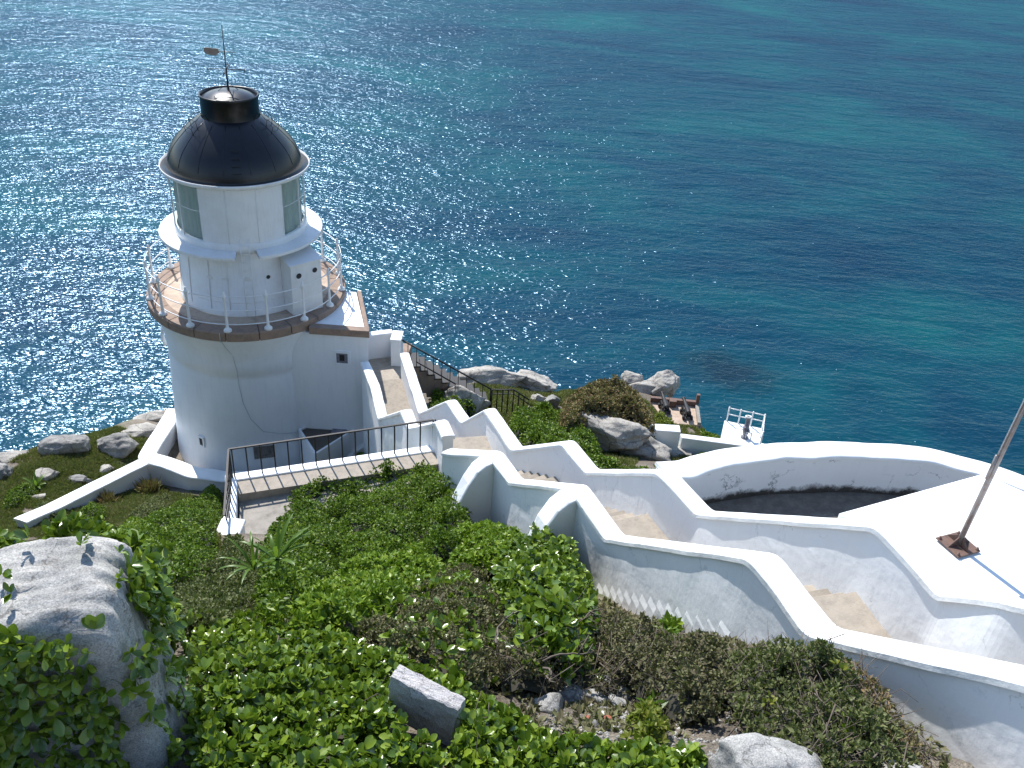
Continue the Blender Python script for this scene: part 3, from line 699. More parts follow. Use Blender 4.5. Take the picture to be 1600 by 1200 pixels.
FWL = empty('stair_wall', (FAR[5][0][0], FAR[5][0][1], -10.0), 'long white zigzag parapet wall on the sea side of the stairs, running from the flagpole roof to the lighthouse', 'wall')
loft_wall(FWL, FAR, .25, .315, .085, gmin(.9), seed=5)
NW2 = empty('stair_wall', (NEAR2[3][0][0], NEAR2[3][0][1], -14.5), 'short stepped white parapet wall between the iron fence end and the tower annex', 'wall')
loft_wall(NW2, NEAR2, .24, .31, .10, gmin(.9), seed=9)
# buttresses on the near wall
def buttress(pc, zc, L, drop):
    d = V(FAR[4][0][0]-NEAR[4][0][0], FAR[4][0][1]-NEAR[4][0][1]).normalized(); n = -d; t = V(-n.y, n.x)
    p0 = V(pc[0], pc[1], zc)
    prof = [(0.1,-.06),(.28,-.10),(.45,-.22),(.62,-.48),(L,-drop)]
    f = MB(); w_ = .17
    zb = g1(p0.x+n.x*L, p0.y+n.y*L)-.6-zc
    vs = []
    for s in (-1, 1): vs += [p0+n*a+V(0,0,b)+t*(w_*s) for a, b in prof]+[p0+n*(L+.04)+V(0,0,zb)+t*(w_*s), p0+n*.1+V(0,0,zb)+t*(w_*s)]
    k = len(prof)+2
    f.add(vs, [tuple(range(k)), tuple(range(2*k-1, k-1, -1))]+[(i, (i+1) % k, k+(i+1) % k, k+i) for i in range(k)])
    f.build('buttress', M['white'], NW, bevel=.035)
p_ = at(905, 766, -8.6); buttress((NEAR[5][0][0]+.03, NEAR[5][0][1]-.05), NEAR[5][1]+.03, .85, 1.15)
buttress((NEAR[7][0][0]+.02, NEAR[7][0][1]-.05), NEAR[7][1]+.03, .95, 1.2)
# stepped plinth ends poking out of the near wall foot
f = MB(); (a, za), (b, zb) = NEAR[3], NEAR[4]
d2 = V(b[0]-a[0], b[1]-a[1]); L = d2.length; d2.normalize(); nn = V(-d2.y, d2.x)
if nn.x > 0: nn = -nn
for k in range(15):
    t0, t1 = k/15*L, (k+.96)/15*L; zz = za-.90-(k+.2)*(za-zb)/15
    c = V(a[0], a[1])+d2*((t0+t1)/2)+nn*(.16+.03); 
    f.add([V(a[0], a[1])+d2*tq+nn*(.10+oq)+V(0,0,zq) for tq, oq, zq in
           [(t0,.0,zz+.05),(t1,.0,zz+.05),(t1,.05,zz-.20),(t0,.05,zz-.20),(t0,.055,zz-.9),(t1,.055,zz-.9),(t0,0,zz-.8),(t1,0,zz-.8)]],
          [(0,1,2,3),(3,2,5,4),(0,3,4,6),(1,7,5,2),(0,6,7,1)])
f.build('stepped_plinth', M['white'], NW, bevel=.01)

# stairs
SW = empty('stairway', (ST[4][0][0], ST[4][0][1], -9.6), 'sandy stone steps and landings descending between the two white zigzag parapets', 'stairway')
def wpoint(lst, i): return V(lst[i][0][0], lst[i][0][1])
segs = [(1,1),(2,2),(3,3),(4,4),(5,5),(6,6),(7,7),(8,8)]
SEC = [(ST[i][0], ST[i][1]) for i in range(len(ST))]
for i in range(len(SEC)-1):
    (a, za), (b, zb) = SEC[i], SEC[i+1]; d = V(b[0]-a[0], b[1]-a[1]); L = d.length; d.normalize(); n = V(-d.y, d.x); hw = .66 if i < 8 else .58
    dz = za-zb
    if dz < .35:
        f = MB(); c0 = V(a[0], a[1])-d*.05; c1 = V(b[0], b[1])+d*.05
        f.add([c0-n*hw+u*za, c0+n*hw+u*za, c1+n*hw+u*zb, c1-n*hw+u*zb, c0-n*hw+u*(za-.4), c0+n*hw+u*(za-.4), c1+n*hw+u*(zb-.4), c1-n*hw+u*(zb-.4)],
              [(0,1,2,3),(4,5,6,7),(0,1,5,4),(1,2,6,5),(2,3,7,6),(3,0,4,7)])
        f.build('landing', M['step'], SW)
    else:
        k = max(2, round(dz/.175)); 
        for j in range(k-1 if True else k):
            zt = za-dz*(j+1)/k; t0, t1 = L*j/(k-1), L*(j+1)/(k-1)
            f = MB(); c = V(a[0], a[1])+d*((t0+t1)/2); f.box((c.x, c.y, zt-.2+random.uniform(-.006,.006)), (t1-t0+.02, 2*hw, .4), (d, n, u), bevel=.012)
            f.build('step', M['step'], SW)
# landing at the annex: shaded stone floor, parapet with pillar
LPt = empty('landing_parapet', at(600, 520, -15.6), 'small white parapet with a square end pillar at the lighthouse door landing', 'wall')
pp = [at(576, 521, -15.55), at(612, 517, -15.55), at(622, 522, -15.55)]
loft_wall(LPt, [((pp[0].x-1.2, pp[0].y-.2), -15.55), ((pp[0].x, pp[0].y), -15.55), ((pp[1].x, pp[1].y), -15.55)], .26, .30, .08, -17.6, seed=4)
pc = pp[2]; f = MB(); f.box((pc.x, pc.y-.25, -16.30), (.34, .62, 1.5), bevel=.02); f.build('pillar', M['white'], LPt)
f = MB(); f.box((pc.x, pc.y-.25, -15.50), (.38, .66, .10), bevel=.02); f.build('pillar_cap', M['white_top'], LPt)
f = MB(); f.box((pc.x, pc.y-.25, -17.2), (.345, .63, .30)); f.build('pillar_foot', M['iron'], LPt)
f = MB(); e0 = at(560, 560, -16.55); e1 = at(632, 552, -16.55); e2 = at(624, 524, -16.55)
f.prism([(-4.75,25.6),(-3.9,25.3),(-3.75,28.2),(-5.6,28.0)], -17.6, -16.56); f.build('door_landing', M['stone'], SW)

# ------------------------------------------------------------------ side path, fence
zr, zl = -12.2, -12.45
cR = at(677, 656, zr); cL = at(357, 702, zl); cF = at(350, 806, zl)
fe = (cR-cL); fe.z = 0; fl = fe.length; fd = fe.normalized(); fn = V(fd.y, -fd.x)    # fn towards camera
if fn.y > 0: fn = -fn
PA = empty('side_path', (cL.x, cL.y, -13.5), 'grey stone footpath behind the iron fence, with a raised white edge kerb', 'path')
kerb_z = zl-.80; kerb_zr = zr-.80
def quadslab(f, p0, p1, q1, q0, z0, z1, th, mi=0):
    vs = [V(p0.x,p0.y,z0), V(p1.x,p1.y,z1), V(q1.x,q1.y,z1), V(q0.x,q0.y,z0)]
    f.add(vs+[v-V(0,0,th) for v in vs], [(0,1,2,3),(4,5,6,7),(0,1,5,4),(1,2,6,5),(2,3,7,6),(3,0,4,7)], mi)
cR2 = cR+fd*.55
f = MB(); quadslab(f, cL-fn*.14-fd*.16, cR2-fn*.14, cR2+fn*.12, cL+fn*.12-fd*.16, kerb_z, kerb_zr, 1.9)
quadslab(f, cL-fd*.16+fn*.1205, cL+fd*.12+fn*.1205, V(cF.x,cF.y)+fd*.12+fn*.3, V(cF.x,cF.y)-fd*.14+fn*.3, kerb_z-.01, kerb_z-.01, 1.6)
f.build('kerb', M['white'], PA, bevel=.03)
f = MB(); quadslab(f, cL+fn*.122+fd*.122, cR2+fn*.122, cR2+fn*.60, cL+fn*.60+fd*.122, kerb_z-.035, kerb_zr-.035, 1.0); f.build('path_ledge', M['step'], PA)
f = MB(); quadslab(f, cL+fn*.60+fd*.122, cR2+fn*.60, cR2+fn*2.6+fd*.5, cL+fn*2.9+fd*.122, kerb_z-.26, kerb_zr-.16, .6); f.build('path_floor', M['concrete'], PA)
FE = empty('iron_fence', (cL.x, cL.y, kerb_z), 'black iron fence of thin upright bars turning a corner beside the shrub mound', 'fence')
f = MB(); f.tube([cR+fd*.35+V(0,0,-.12), cR+fd*.35, cR+fd*.33] if False else [cR+fd*.05-V(0,0,.16)+fd*.28, cR+fd*.05-V(0,0,.16)], .022, 6)
f.tube([cR+fd*.05-V(0,0,.16), cR+fd*.05], .022, 6)
f.box((cL+cR)/2, ((cR-cL).length, .045, .03), (Vector(cR-cL).normalized(), fn, Vector(cR-cL).normalized().cross(fn).normalized()))
dF = (cF-cL); f.box((cL+cF)/2, (dF.length, .045, .03), (dF.normalized(), dF.normalized().cross(u).normalized(), u))
f.build('top_rail', M['iron'], FE)
M['iron_bar'] = M['iron']; nbv = 15
for i in range(nbv+1):
    t = (i+.2)/(nbv+.2); p = cL.lerp(cR, t); zb = kerb_z+(kerb_zr-kerb_z)*t-.03
    f = MB(); f.box((p.x, p.y, (p.z+zb)/2), (.030, .030, p.z-zb), (fd, fn, u)); f.build('bar', M['iron'], FE)
for i in range(8):
    t = (i+.0)/8; p = cL.lerp(cF, t); zb = kerb_z-.03
    f = MB(); f.box((p.x, p.y, (p.z+zb)/2), (.030 if i else .05, .030 if i else .05, p.z-zb), (fd, fn, u)); f.build('bar', M['iron'], FE)
blk = at(362, 812, -12.75)
BW = empty('path_end_wall', (blk.x, blk.y, -13.6), 'low white wall stub at the foot of the iron fence, half covered by shrubs', 'wall')
b0 = at(364, 812, -12.80); b1 = at(362, 905, -12.5)
loft_wall(BW, [((b0.x, b0.y), -12.8), ((b0.x+.02, b0.y-.75), -12.78), ((b0.x+.1, b0.y-1.8), -12.9)], .44, .50, .06, gmin(.6), seed=6)

# cistern, yard wall, lower walls
zc = TZ-3.35*KL
cis = [at(466, 672, zc), at(515, 649, zc), at(556, 672, zc), at(492, 712, zc)]
CI = empty('cistern', (cis[0].x, cis[0].y, BASE), 'dark topped diamond shaped tank with a white rim against the tower foot', 'water tank')
f = MB(); f.prism([(p.x, p.y) for p in cis], BASE-.3, zc-.05); f.build('tank_wall', M['tower_white'], CI)
cc = sum((Vector(p) for p in cis), V(0,0,0))/4
f = MB(); inn = [cc+(p-cc)*.9 for p in cis]; f.prism([(p.x, p.y) for p in inn], zc-.06, zc-.02); f.build('tank_top', M['tank_top'], CI)
f = MB(); 
for i in range(4):
    a, b = cis[i], cis[(i+1) % 4]; ia, ib = inn[i], inn[(i+1) % 4]; f.prism([(a.x,a.y),(b.x,b.y),(ib.x,ib.y),(ia.x,ia.y)], zc-.05, zc+.05)
f.build('rim', M['tower_white'], CI)
hp = at(530, 674, zc); f = MB(); f.box((hp.x, hp.y, zc+.01), (.5,.35,.06), bevel=.01); f.build('hatch', M['fog_grey'], CI)
yz = TZ-4.35*KL
YW = empty('yard_wall', (at(240,725,yz).x, at(240,725,yz).y, BASE), 'low white wall curving round the foot of the lighthouse', 'wall')
ypts = [(tuple(at(px, py, z)[:2]), z) for px, py, z in [(272,640,yz),(256,668,yz),(240,692,yz),(228,713,yz),(262,722,yz),(300,737,yz),(355,744,yz),(430,744,yz),(500,729,yz+.15),(550,702,yz+.45),(580,682,yz+1.0),(599,662,yz+1.9)]]
loft_wall(YW, ypts, .52, .60, .05, BASE-.8, seed=12, capr=.04)
LW = empty('boundary_wall', (at(130,765,-20).x, at(130,765,-20).y, -20.5), 'straight low white wall running down the grassy slope from the yard corner to the left', 'wall')
lpts = [(tuple(at(px, py, z)[:2]), z) for px, py, z in [(222,722,yz+.02),(140,762,yz+.4),(80,792,yz+.85),(32,812,yz+1.25)]]
loft_wall(LW, lpts, .40, .50, .08, gmin(.6), seed=13)

# terrace with curved parapet and flagpole roof
zp = -8.6
par = [((FAR[5][0][0]-.02, FAR[5][0][1]+.06), -8.52)]+[(tuple(at(px, py, zp)[:2]), zp) for px, py in [(1072,731),(1095,722),(1130,714),(1170,708),(1210,704),(1255,702),(1300,701),(1350,702),(1400,704),(1450,710),(1490,719),(1535,731),(1580,745),(1640,768)]]
PW = empty('terrace_parapet', (par[6][0][0], par[6][0][1], -9.6), 'white curved parapet wall of the terrace above the sea, cracked and stained inside', 'wall')
M['cracked'] = None
def cracked(moss=1):
    m = M['white'].copy(); m.name = 'cracked_limewash'; nt = m.node_tree; b = nt.nodes['Principled BSDF']
    lk = b.inputs['Base Color'].links[0].from_socket; P = objco(nt)
    n0 = noise_node(nt, 3, 5, .7, P); wv_ = mix(nt, .35, P, n0.outputs[1])
    v = nt.nodes.new('ShaderNodeTexVoronoi'); v.feature = 'DISTANCE_TO_EDGE'; v.inputs['Scale'].default_value = 2.2; nt.links.new(wv_, v.inputs['Vector'])
    r = ramp(nt, v.outputs[0], [(.0, (1,1,1)), (.022, (0,0,0))]); n1 = noise_node(nt, 2.1, 4, .6, P); r1 = ramp(nt, n1.outputs[0], [(.50, (0,0,0)), (.62, (1,1,1))])
    f = mix(nt, 1, r.outputs[0], r1.outputs[0], 'MULTIPLY')
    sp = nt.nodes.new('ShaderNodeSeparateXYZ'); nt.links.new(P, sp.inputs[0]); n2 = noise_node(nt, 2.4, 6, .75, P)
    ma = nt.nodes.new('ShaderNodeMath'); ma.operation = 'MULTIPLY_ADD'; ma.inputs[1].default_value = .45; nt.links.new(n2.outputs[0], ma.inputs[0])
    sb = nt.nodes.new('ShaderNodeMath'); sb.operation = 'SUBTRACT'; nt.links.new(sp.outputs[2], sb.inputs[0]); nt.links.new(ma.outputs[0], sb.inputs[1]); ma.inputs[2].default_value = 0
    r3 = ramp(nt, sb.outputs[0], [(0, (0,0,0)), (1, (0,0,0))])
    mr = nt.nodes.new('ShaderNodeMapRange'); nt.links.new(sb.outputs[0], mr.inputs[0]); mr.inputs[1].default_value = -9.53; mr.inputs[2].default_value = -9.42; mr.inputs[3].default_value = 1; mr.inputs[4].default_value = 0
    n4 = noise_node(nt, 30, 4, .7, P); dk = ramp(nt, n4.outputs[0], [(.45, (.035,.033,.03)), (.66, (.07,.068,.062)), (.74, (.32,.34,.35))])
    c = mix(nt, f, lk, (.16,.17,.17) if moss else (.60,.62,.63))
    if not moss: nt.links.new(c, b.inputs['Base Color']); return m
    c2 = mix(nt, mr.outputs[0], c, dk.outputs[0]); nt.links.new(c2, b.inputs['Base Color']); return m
pb, pc_ = loft_wall(PW, par, .38, .44, .07, -12.5, seed=15, wob=.02)
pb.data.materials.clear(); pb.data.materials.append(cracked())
M['white_crack'] = cracked(0)
for q_ in (NW, FWL, NW2):
    for ch in q_.children:
        if ch.name.startswith('wall'): ch.data.materials.clear(); ch.data.materials.append(M['white_crack'])
TF = empty('flagpole_roof', (5.6, 7.0, -7.0), 'flat white roof slab beside the stairs carrying the flagpole', 'roof')
sl0 = at(1310, 802, -6.56); sl1 = at(1537, 739, -5.955); sl2 = at(1640, 785, -5.955)
f0 = V(FAR[3][0][0], FAR[3][0][1]); f1 = V(FAR[2][0][0], FAR[2][0][1]); f2 = V(FAR[1][0][0], FAR[1][0][1])
sp_ = [(sl0.x, sl0.y), (sl1.x, sl1.y), (sl2.x, sl2.y), (8.3, 5.2), (6.6, 3.2), (5.0, 4.3), (f2.x+.12, f2.y), (f1.x+.12, f1.y), (f0.x+.12, f0.y)]
def slab_z(p): return -5.93 if p[0] < 4.6 and p[1] < 7.4 else (-6.22 if abs(p[0]-sl0.x) < .01 else -5.96)
ztop = -5.955
f = MB(); f.prism(sp_, -11.5, lambda p: -6.56 if abs(p[0]-sl0.x) < .01 else ztop); f.build('roof_slab', M['white_top'], TF, bevel=.02)
f = MB(); pit = [p[0] for p in par[1:]]+[(8.4,8.0), (sl1.x, sl1.y-.2), (sl0.x, sl0.y-.3), (FAR[4][0][0]+.1, FAR[4][0][1]), (FAR[5][0][0]+.1, FAR[5][0][1])]
f.prism(pit, -12.0, -9.38)
tp = f.build('terrace_floor', M['dark_floor'], None); tag(tp, 'dark mossy floor at the bottom of the sunken terrace inside the curved parapet', 'floor')
# flagpole
fb = at(1496, 853, ztop); tipd = None
FP = empty('flagpole', fb, 'grey metal flagpole bolted to the white roof with a rusty base plate', 'flagpole')
ta = V(math.cos(R(24)), math.sin(R(24))); tb = V(-ta.y, ta.x)
f = MB(); f.box(fb+V(0,0,.018), (.30,.30,.014), (ta, tb, u)); 
for a in (0, 1, 2, 3):
    dr = (ta if a % 2 == 0 else tb)*(1 if a < 2 else -1); pd_ = V(-dr.y, dr.x)*.005
    q = [fb+dr*.03+u*.025, fb+dr*.145+u*.025, fb+dr*.03+u*.13]
    f.add([v+pd_ for v in q]+[v-pd_ for v in q], [(0,1,2),(5,4,3),(0,1,4,3),(1,2,5,4),(2,0,3,5)])
bp = f.build('base_plate', M['rust'], FP)
for sx in (-1,1):
    for sy in (-1,1):
        c = fb+ta*(sx*.125)+tb*(sy*.125); f = MB(); f.lathe(c, [(0,.0),(.016,.0),(.016,.018),(.009,.02),(.009,.055),(0,.056)], 8); f.lathe(c, [(.018,.024),(.018,.04),(.0,.041)], 6); f.build('bolt', M['rust'], bp)
lean = V(.02, 0, 1).normalized()
f = MB(); f.tube([fb+u*.02, fb+lean*1.2, fb+lean*5.2], .028, 12, r2=.026); f.build('pole', M['steel'], FP)
cz = fb+lean*1.02-ta*.045
f = MB(); f.tube([cz-u*.14, cz+u*.14], .016, 8); f.tube([cz-u*.05, cz-u*.05+ta*.05], .012, 6); f.tube([cz+u*.05, cz+u*.05+ta*.05], .012, 6); f.build('cleat', M['steel'], FP)
f = MB(); f.tube([cz+ta*.0+u*.1, fb+lean*3-ta*.03, fb+lean*5.2-ta*.02], .005, 5); f.build('halyard', M['cable'], FP)

# lower white wall and signal-gun platform
zw = -18.0
LWW = empty('retaining_wall', (at(1100,690,zw).x, at(1100,690,zw).y, -19), 'broad low white wall stepping down beyond the curved terrace, a small vent slot in its face', 'wall')
def quadwall(parent, tops, z, zb, name, mat):
    f = MB(); f.prism([tuple(at(px, py, z)[:2]) for px, py in tops], zb, z); return f.build(name, mat, parent, bevel=.03)
quadwall(LWW, [(888,648),(1010,661),(1062,664),(1064,675),(1010,671),(890,654)], zw+.45, -20.5, 'upper_section', M['white_top'])
quadwall(LWW, [(1063,677),(1128,685),(1250,699),(1330,712),(1330,735),(1210,703),(1066,684)], zw, -20.8, 'lower_section', M['white_top'])
vs_ = at(1077, 697, zw-.35); MB().box((vs_.x, vs_.y, vs_.z), (.28,.06,.10)).build('vent_slot', M['fog_grey'], LWW)
zpl = -18.05
pq = [at(1132,657,zpl), at(1192,670,zpl), at(1189,699,zpl), at(1127,686,zpl)]
PL = empty('signal_platform', pq[0], 'small white platform with a white tube railing at the cliff edge', 'platform')
MB().prism([(p.x,p.y) for p in pq], -21.5, zpl+.012).build('platform_slab', M['white_top'], PL, bevel=.02)
H = .95
rr = [at(1135,658,zpl), at(1153,662,zpl), at(1172,665.5,zpl), at(1190,669.5,zpl), at(1188,684,zpl), at(1187,697,zpl)]
f = MB(); H = .62
for p in rr: f.tube([p, p+u*H], .028, 6)
f.build('railing_post', M['metal_white'], PL); f = MB()
for i in range(len(rr)-1):
    for h in (H-.05, H*.5): f.tube([rr[i]+u*h, rr[i+1]+u*h], .02, 6)
for (a, b) in ((at(1164,686,zpl), at(1172,688,zpl)),): f.tube([a, a+u*.3], .02, 6); f.tube([a+u*.3, b+u*.3], .02, 6); f.tube([b, b+u*.3], .02, 6)
f.build('rail', M['metal_white'], PL)
gb = at(1163, 684, zpl)
SG = empty('signal_gun', gb, 'mottled grey upright gun barrel with a pale ring mouth on the white platform', 'gun')
ln = V(.02, .22, 1).normalized(); ax_ = ln
def obl_lathe(f, c, d, prof, seg=16, mi=0):
    d = d.normalized(); a = d.cross(V(0,1,0) if abs(d.y) < .9 else V(1,0,0)).normalized(); b = a.cross(d).normalized(); vs = []
    for r, z in prof: vs += [c+d*z+a*(r*math.cos(2*math.pi*i/seg))+b*(r*math.sin(2*math.pi*i/seg)) for i in range(seg)]
    f.add(vs, [(j*seg+i, j*seg+(i+1) % seg, (j+1)*seg+(i+1) % seg, (j+1)*seg+i) for j in range(len(prof)-1) for i in range(seg)], mi, True)
f = MB(); obl_lathe(f, gb, u, [(0,0),(.20,0),(.20,.06),(.12,.10),(.11,.30),(0,.31)], 14); f.build('pedestal', M['fog_grey'], SG)
f = MB(); obl_lathe(f, gb+u*.25, ln, [(0,0),(.12,0),(.14,.1),(.12,.35),(.13,.5),(.10,.62),(.095,.9),(.11,.92),(.12,1.0)], 16); f.box(gb+u*.62+V(-.12,0,0), (.10,.16,.26)); f.box(gb+u*.5+V(.12,0,0), (.08,.2,.16)); f.build('barrel', M['fog_grey'], SG)
f = MB(); obl_lathe(f, gb+u*.25, ln, [(.12,1.0),(.155,1.02),(.16,1.08),(.13,1.10),(.10,1.06)], 18); f.build('mouth_ring', M['metal_white'], SG)
f = MB(); obl_lathe(f, gb+u*.25, ln, [(.10,1.055),(.0,1.04)], 16); f.build('bore', M['hole'], SG); SG.scale = (.72,.72,.62)

# cannon battery
zb_ = -21.6
bq = [at(1016,627,zb_), at(1088,634,zb_), at(1092,664,zb_), at(1042,662,zb_)]
BT = empty('gun_terrace', bq[0], 'sandy stone gun terrace with a low wooden edging at the cliff edge', 'terrace')
MB().prism([(p.x,p.y) for p in bq], -24, zb_).build('paving', M['deck'], BT)
f = MB(); d = (bq[1]-bq[0]); f.box((bq[0]+bq[1])/2+u*.12, (d.length, .16, .24), (d.normalized(), V(-d.normalized().y, d.normalized().x), u)); f.build('edging', M['rust'], BT)
f = MB(); d = (bq[2]-bq[1]); f.box((bq[1]+bq[2])/2+u*.06, (d.length, .14, .14), (d.normalized(), V(-d.normalized().y, d.normalized().x), u)); f.build('side_edging', M['concrete'], BT)
f = MB(); f.box(bq[1]+u*.3, (.14,.14,.6)); f.build('end_post', M['rust'], BT)
f = MB(); e = at(1049,630,zb_); f.box(e+u*.16-V(0,.2,0), (.30,.30,.32)); f.build('block', M['rust'], BT)
def cannon(px, py, label):
    c = at(px, py, zb_+.0); c0_ = c.copy(); g = empty('cannon', c, label, 'cannon', 'old cannons on the gun terrace')
    dr = V(-.10, 1, 0).normalized(); t = V(dr.y, -dr.x)
    f = MB(); obl_lathe(f, c+u*.62-dr*.55, (dr+u*.06), [(0,-.16),(.05,-.14),(.045,-.08),(.17,-.04),(.18,.05),(.165,.1),(.15,.7),(.125,.75),(.10,1.55),(.125,1.6),(.12,1.68),(.07,1.70),(.0,1.69)], 16)
    f.build('barrel', M['iron'], g)
    f = MB()
    for s in (-1, 1):
        P_ = [(-.75,.12),(-.75,.22),(-.45,.30),(-.40,.42),(-.15,.46),(-.10,.58),(.30,.60),(.45,.5),(.45,.18)]
        vs = [c+dr*a+u*b+t*(s*.2-.04) for a, b in P_]+[c+dr*a+u*b+t*(s*.2+.04) for a, b in P_]; k = len(P_)
        f.add(vs, [tuple(range(k)), tuple(range(2*k-1, k-1, -1))]+[(i, (i+1) % k, k+(i+1) % k, k+i) for i in range(k)])
    f.box(c+u*.24, (.36,.9,.08), (t, dr, u)); f.build('carriage', M['iron'], g)
    for ch in g.children: pass
    for s in (-1, 1):
        for a in (-.5, .3):
            f = MB(); obl_lathe(f, c+dr*a+u*.17+t*(s*.25), t*s, [(0,0),(.17,0),(.17,.08),(.05,.09),(.05,.12),(0,.12)], 14); f.build('wheel', M['iron'], g)
    g.scale = (.64,.64,.60)
cannon(1071, 649, 'black iron cannon standing clear in the middle of the sandy gun terrace')
cannon(1037, 640, 'black iron cannon half hidden by the brown shrub mound beside the gun terrace')

# black iron staircase down to the rocks
s0 = at(645, 566, -16.55); s1 = at(764, 634, -18.55)
r0 = at(624, 529, -15.6); r1 = at(767, 608, -17.7)
IS = empty('iron_staircase', (s0.x, s0.y, -17), 'black iron railed flight of brown stone steps going down to the rocks below the landing', 'staircase')
dd = V(s1.x-s0.x, s1.y-s0.y); Ls = dd.length; dd.normalize(); dn_ = V(-dd.y, dd.x)
if dn_.y < 0: dn_ = -dn_
k = 11
f = MB(); f2_ = MB()
for j in range(k):
    t = (j+.5)/k; z = s0.z+(s1.z-s0.z)*(j+1)/k; c = V(s0.x, s0.y)+dd*(t*Ls)+dn_*.45
    f.box((c.x, c.y, z-.5), (Ls/k*.98, .85, 1.0-.04), (dd, dn_, u)); f2_.box((c.x, c.y, z+.0), (Ls/k*1.05, .95, .045), (dd, dn_, u))
f.build('steps', M['stone'], IS); f2_.build('tread', M['iron'], IS)
f = MB(); f.tube([r0, r1], .03, 6); lo = V(0,0,-.72); f.tube([s0.lerp(s1, .05)+u*.12-dn_*.02, s1+u*.12-dn_*.02], .028, 6); f.build('hand_rail', M['iron'], IS)
for j in range(12):
    t = j/11; a = r0.lerp(r1, t); b_ = s0.lerp(s1, t)+u*.1; f = MB(); f.tube([a, V(a.x, a.y, min(a.z-.55, g1(a.x, a.y) if j == 11 else a.z-.75))], .014 if j < 11 else .03, 5); f.build('bar', M['iron'], IS)
IR = empty('iron_railing', (r1.x, r1.y, -18.5), 'short black iron railing on the grass beyond the foot of the staircase', 'railing')
q0 = at(769, 609, -17.7); q1 = at(803, 609, -17.75); q2 = at(827, 625, -18.0)
f = MB(); f.tube([q0, q1, q2], .028, 6); f.tube([q0-u*.18, q1-u*.18, q2-u*.18], .02, 6); f.build('top_rail', M['iron'], IR)
for a, b, n_ in ((q0, q1, 4), (q1, q2, 3)):
    for j in range(n_):
        p = a.lerp(b, (j+.0)/n_); f = MB(); f.tube([p, V(p.x, p.y, min(p.z-.8, g1(p.x, p.y)-.05))], .024, 5); f.build('post', M['iron'], IR)

# ------------------------------------------------------------------ rocks
def rock(px, py, size, mat, label, seed, z=None, rot=0, planes=9, rough=.12, sink=.3, name='rock', cat='rock', group=None, sub=4, pos=None, tilt=0):
    p = Vector(pos) if pos is not None else (gpt(px, py) if z is None else at(px, py, z))
    rnd = random.Random(seed); bm = bmesh.new(); bmesh.ops.create_icosphere(bm, subdivisions=sub, radius=1)
    pl = []
    for i in range(planes):
        n = Vector((rnd.gauss(0,1), rnd.gauss(0,1), rnd.gauss(0,.8))).normalized(); pl.append((n, rnd.uniform(.50,.80)))
    off = Vector((rnd.uniform(0,50), rnd.uniform(0,50), rnd.uniform(0,50)))
    cr, sr = math.cos(R(rot)), math.sin(R(rot)); ct, stt = math.cos(R(tilt)), math.sin(R(tilt))
    for v in bm.verts:
        c = v.co
        for n, d in pl:
            e = c.dot(n)-d
            if e > 0: c = c-n*(e*.96)
        c = c*(1+rough*noise.fractal(c*1.6+off, 1.0, 2.0, 4)+.5*rough*noise.fractal(c*5+off, 1.0, 2.0, 3)*.5)
        c = Vector((c.x*size[0], c.y*size[1], c.z*size[2])); c = Vector((c.x*ct+c.z*stt, c.y, -c.x*stt+c.z*ct))
        v.co = Vector((c.x*cr-c.y*sr, c.x*sr+c.y*cr, c.z))
    me = bpy.data.meshes.new(name); bm.to_mesh(me); bm.free()
    for pp_ in me.polygons: pp_.use_smooth = True
    me.materials.append(M[mat]); o = bpy.data.objects.new(name, me); COL.objects.link(o)
    o.location = (p.x, p.y, p.z+size[2]*(1-2*sink)*.5); tag(o, label, cat, group); return o
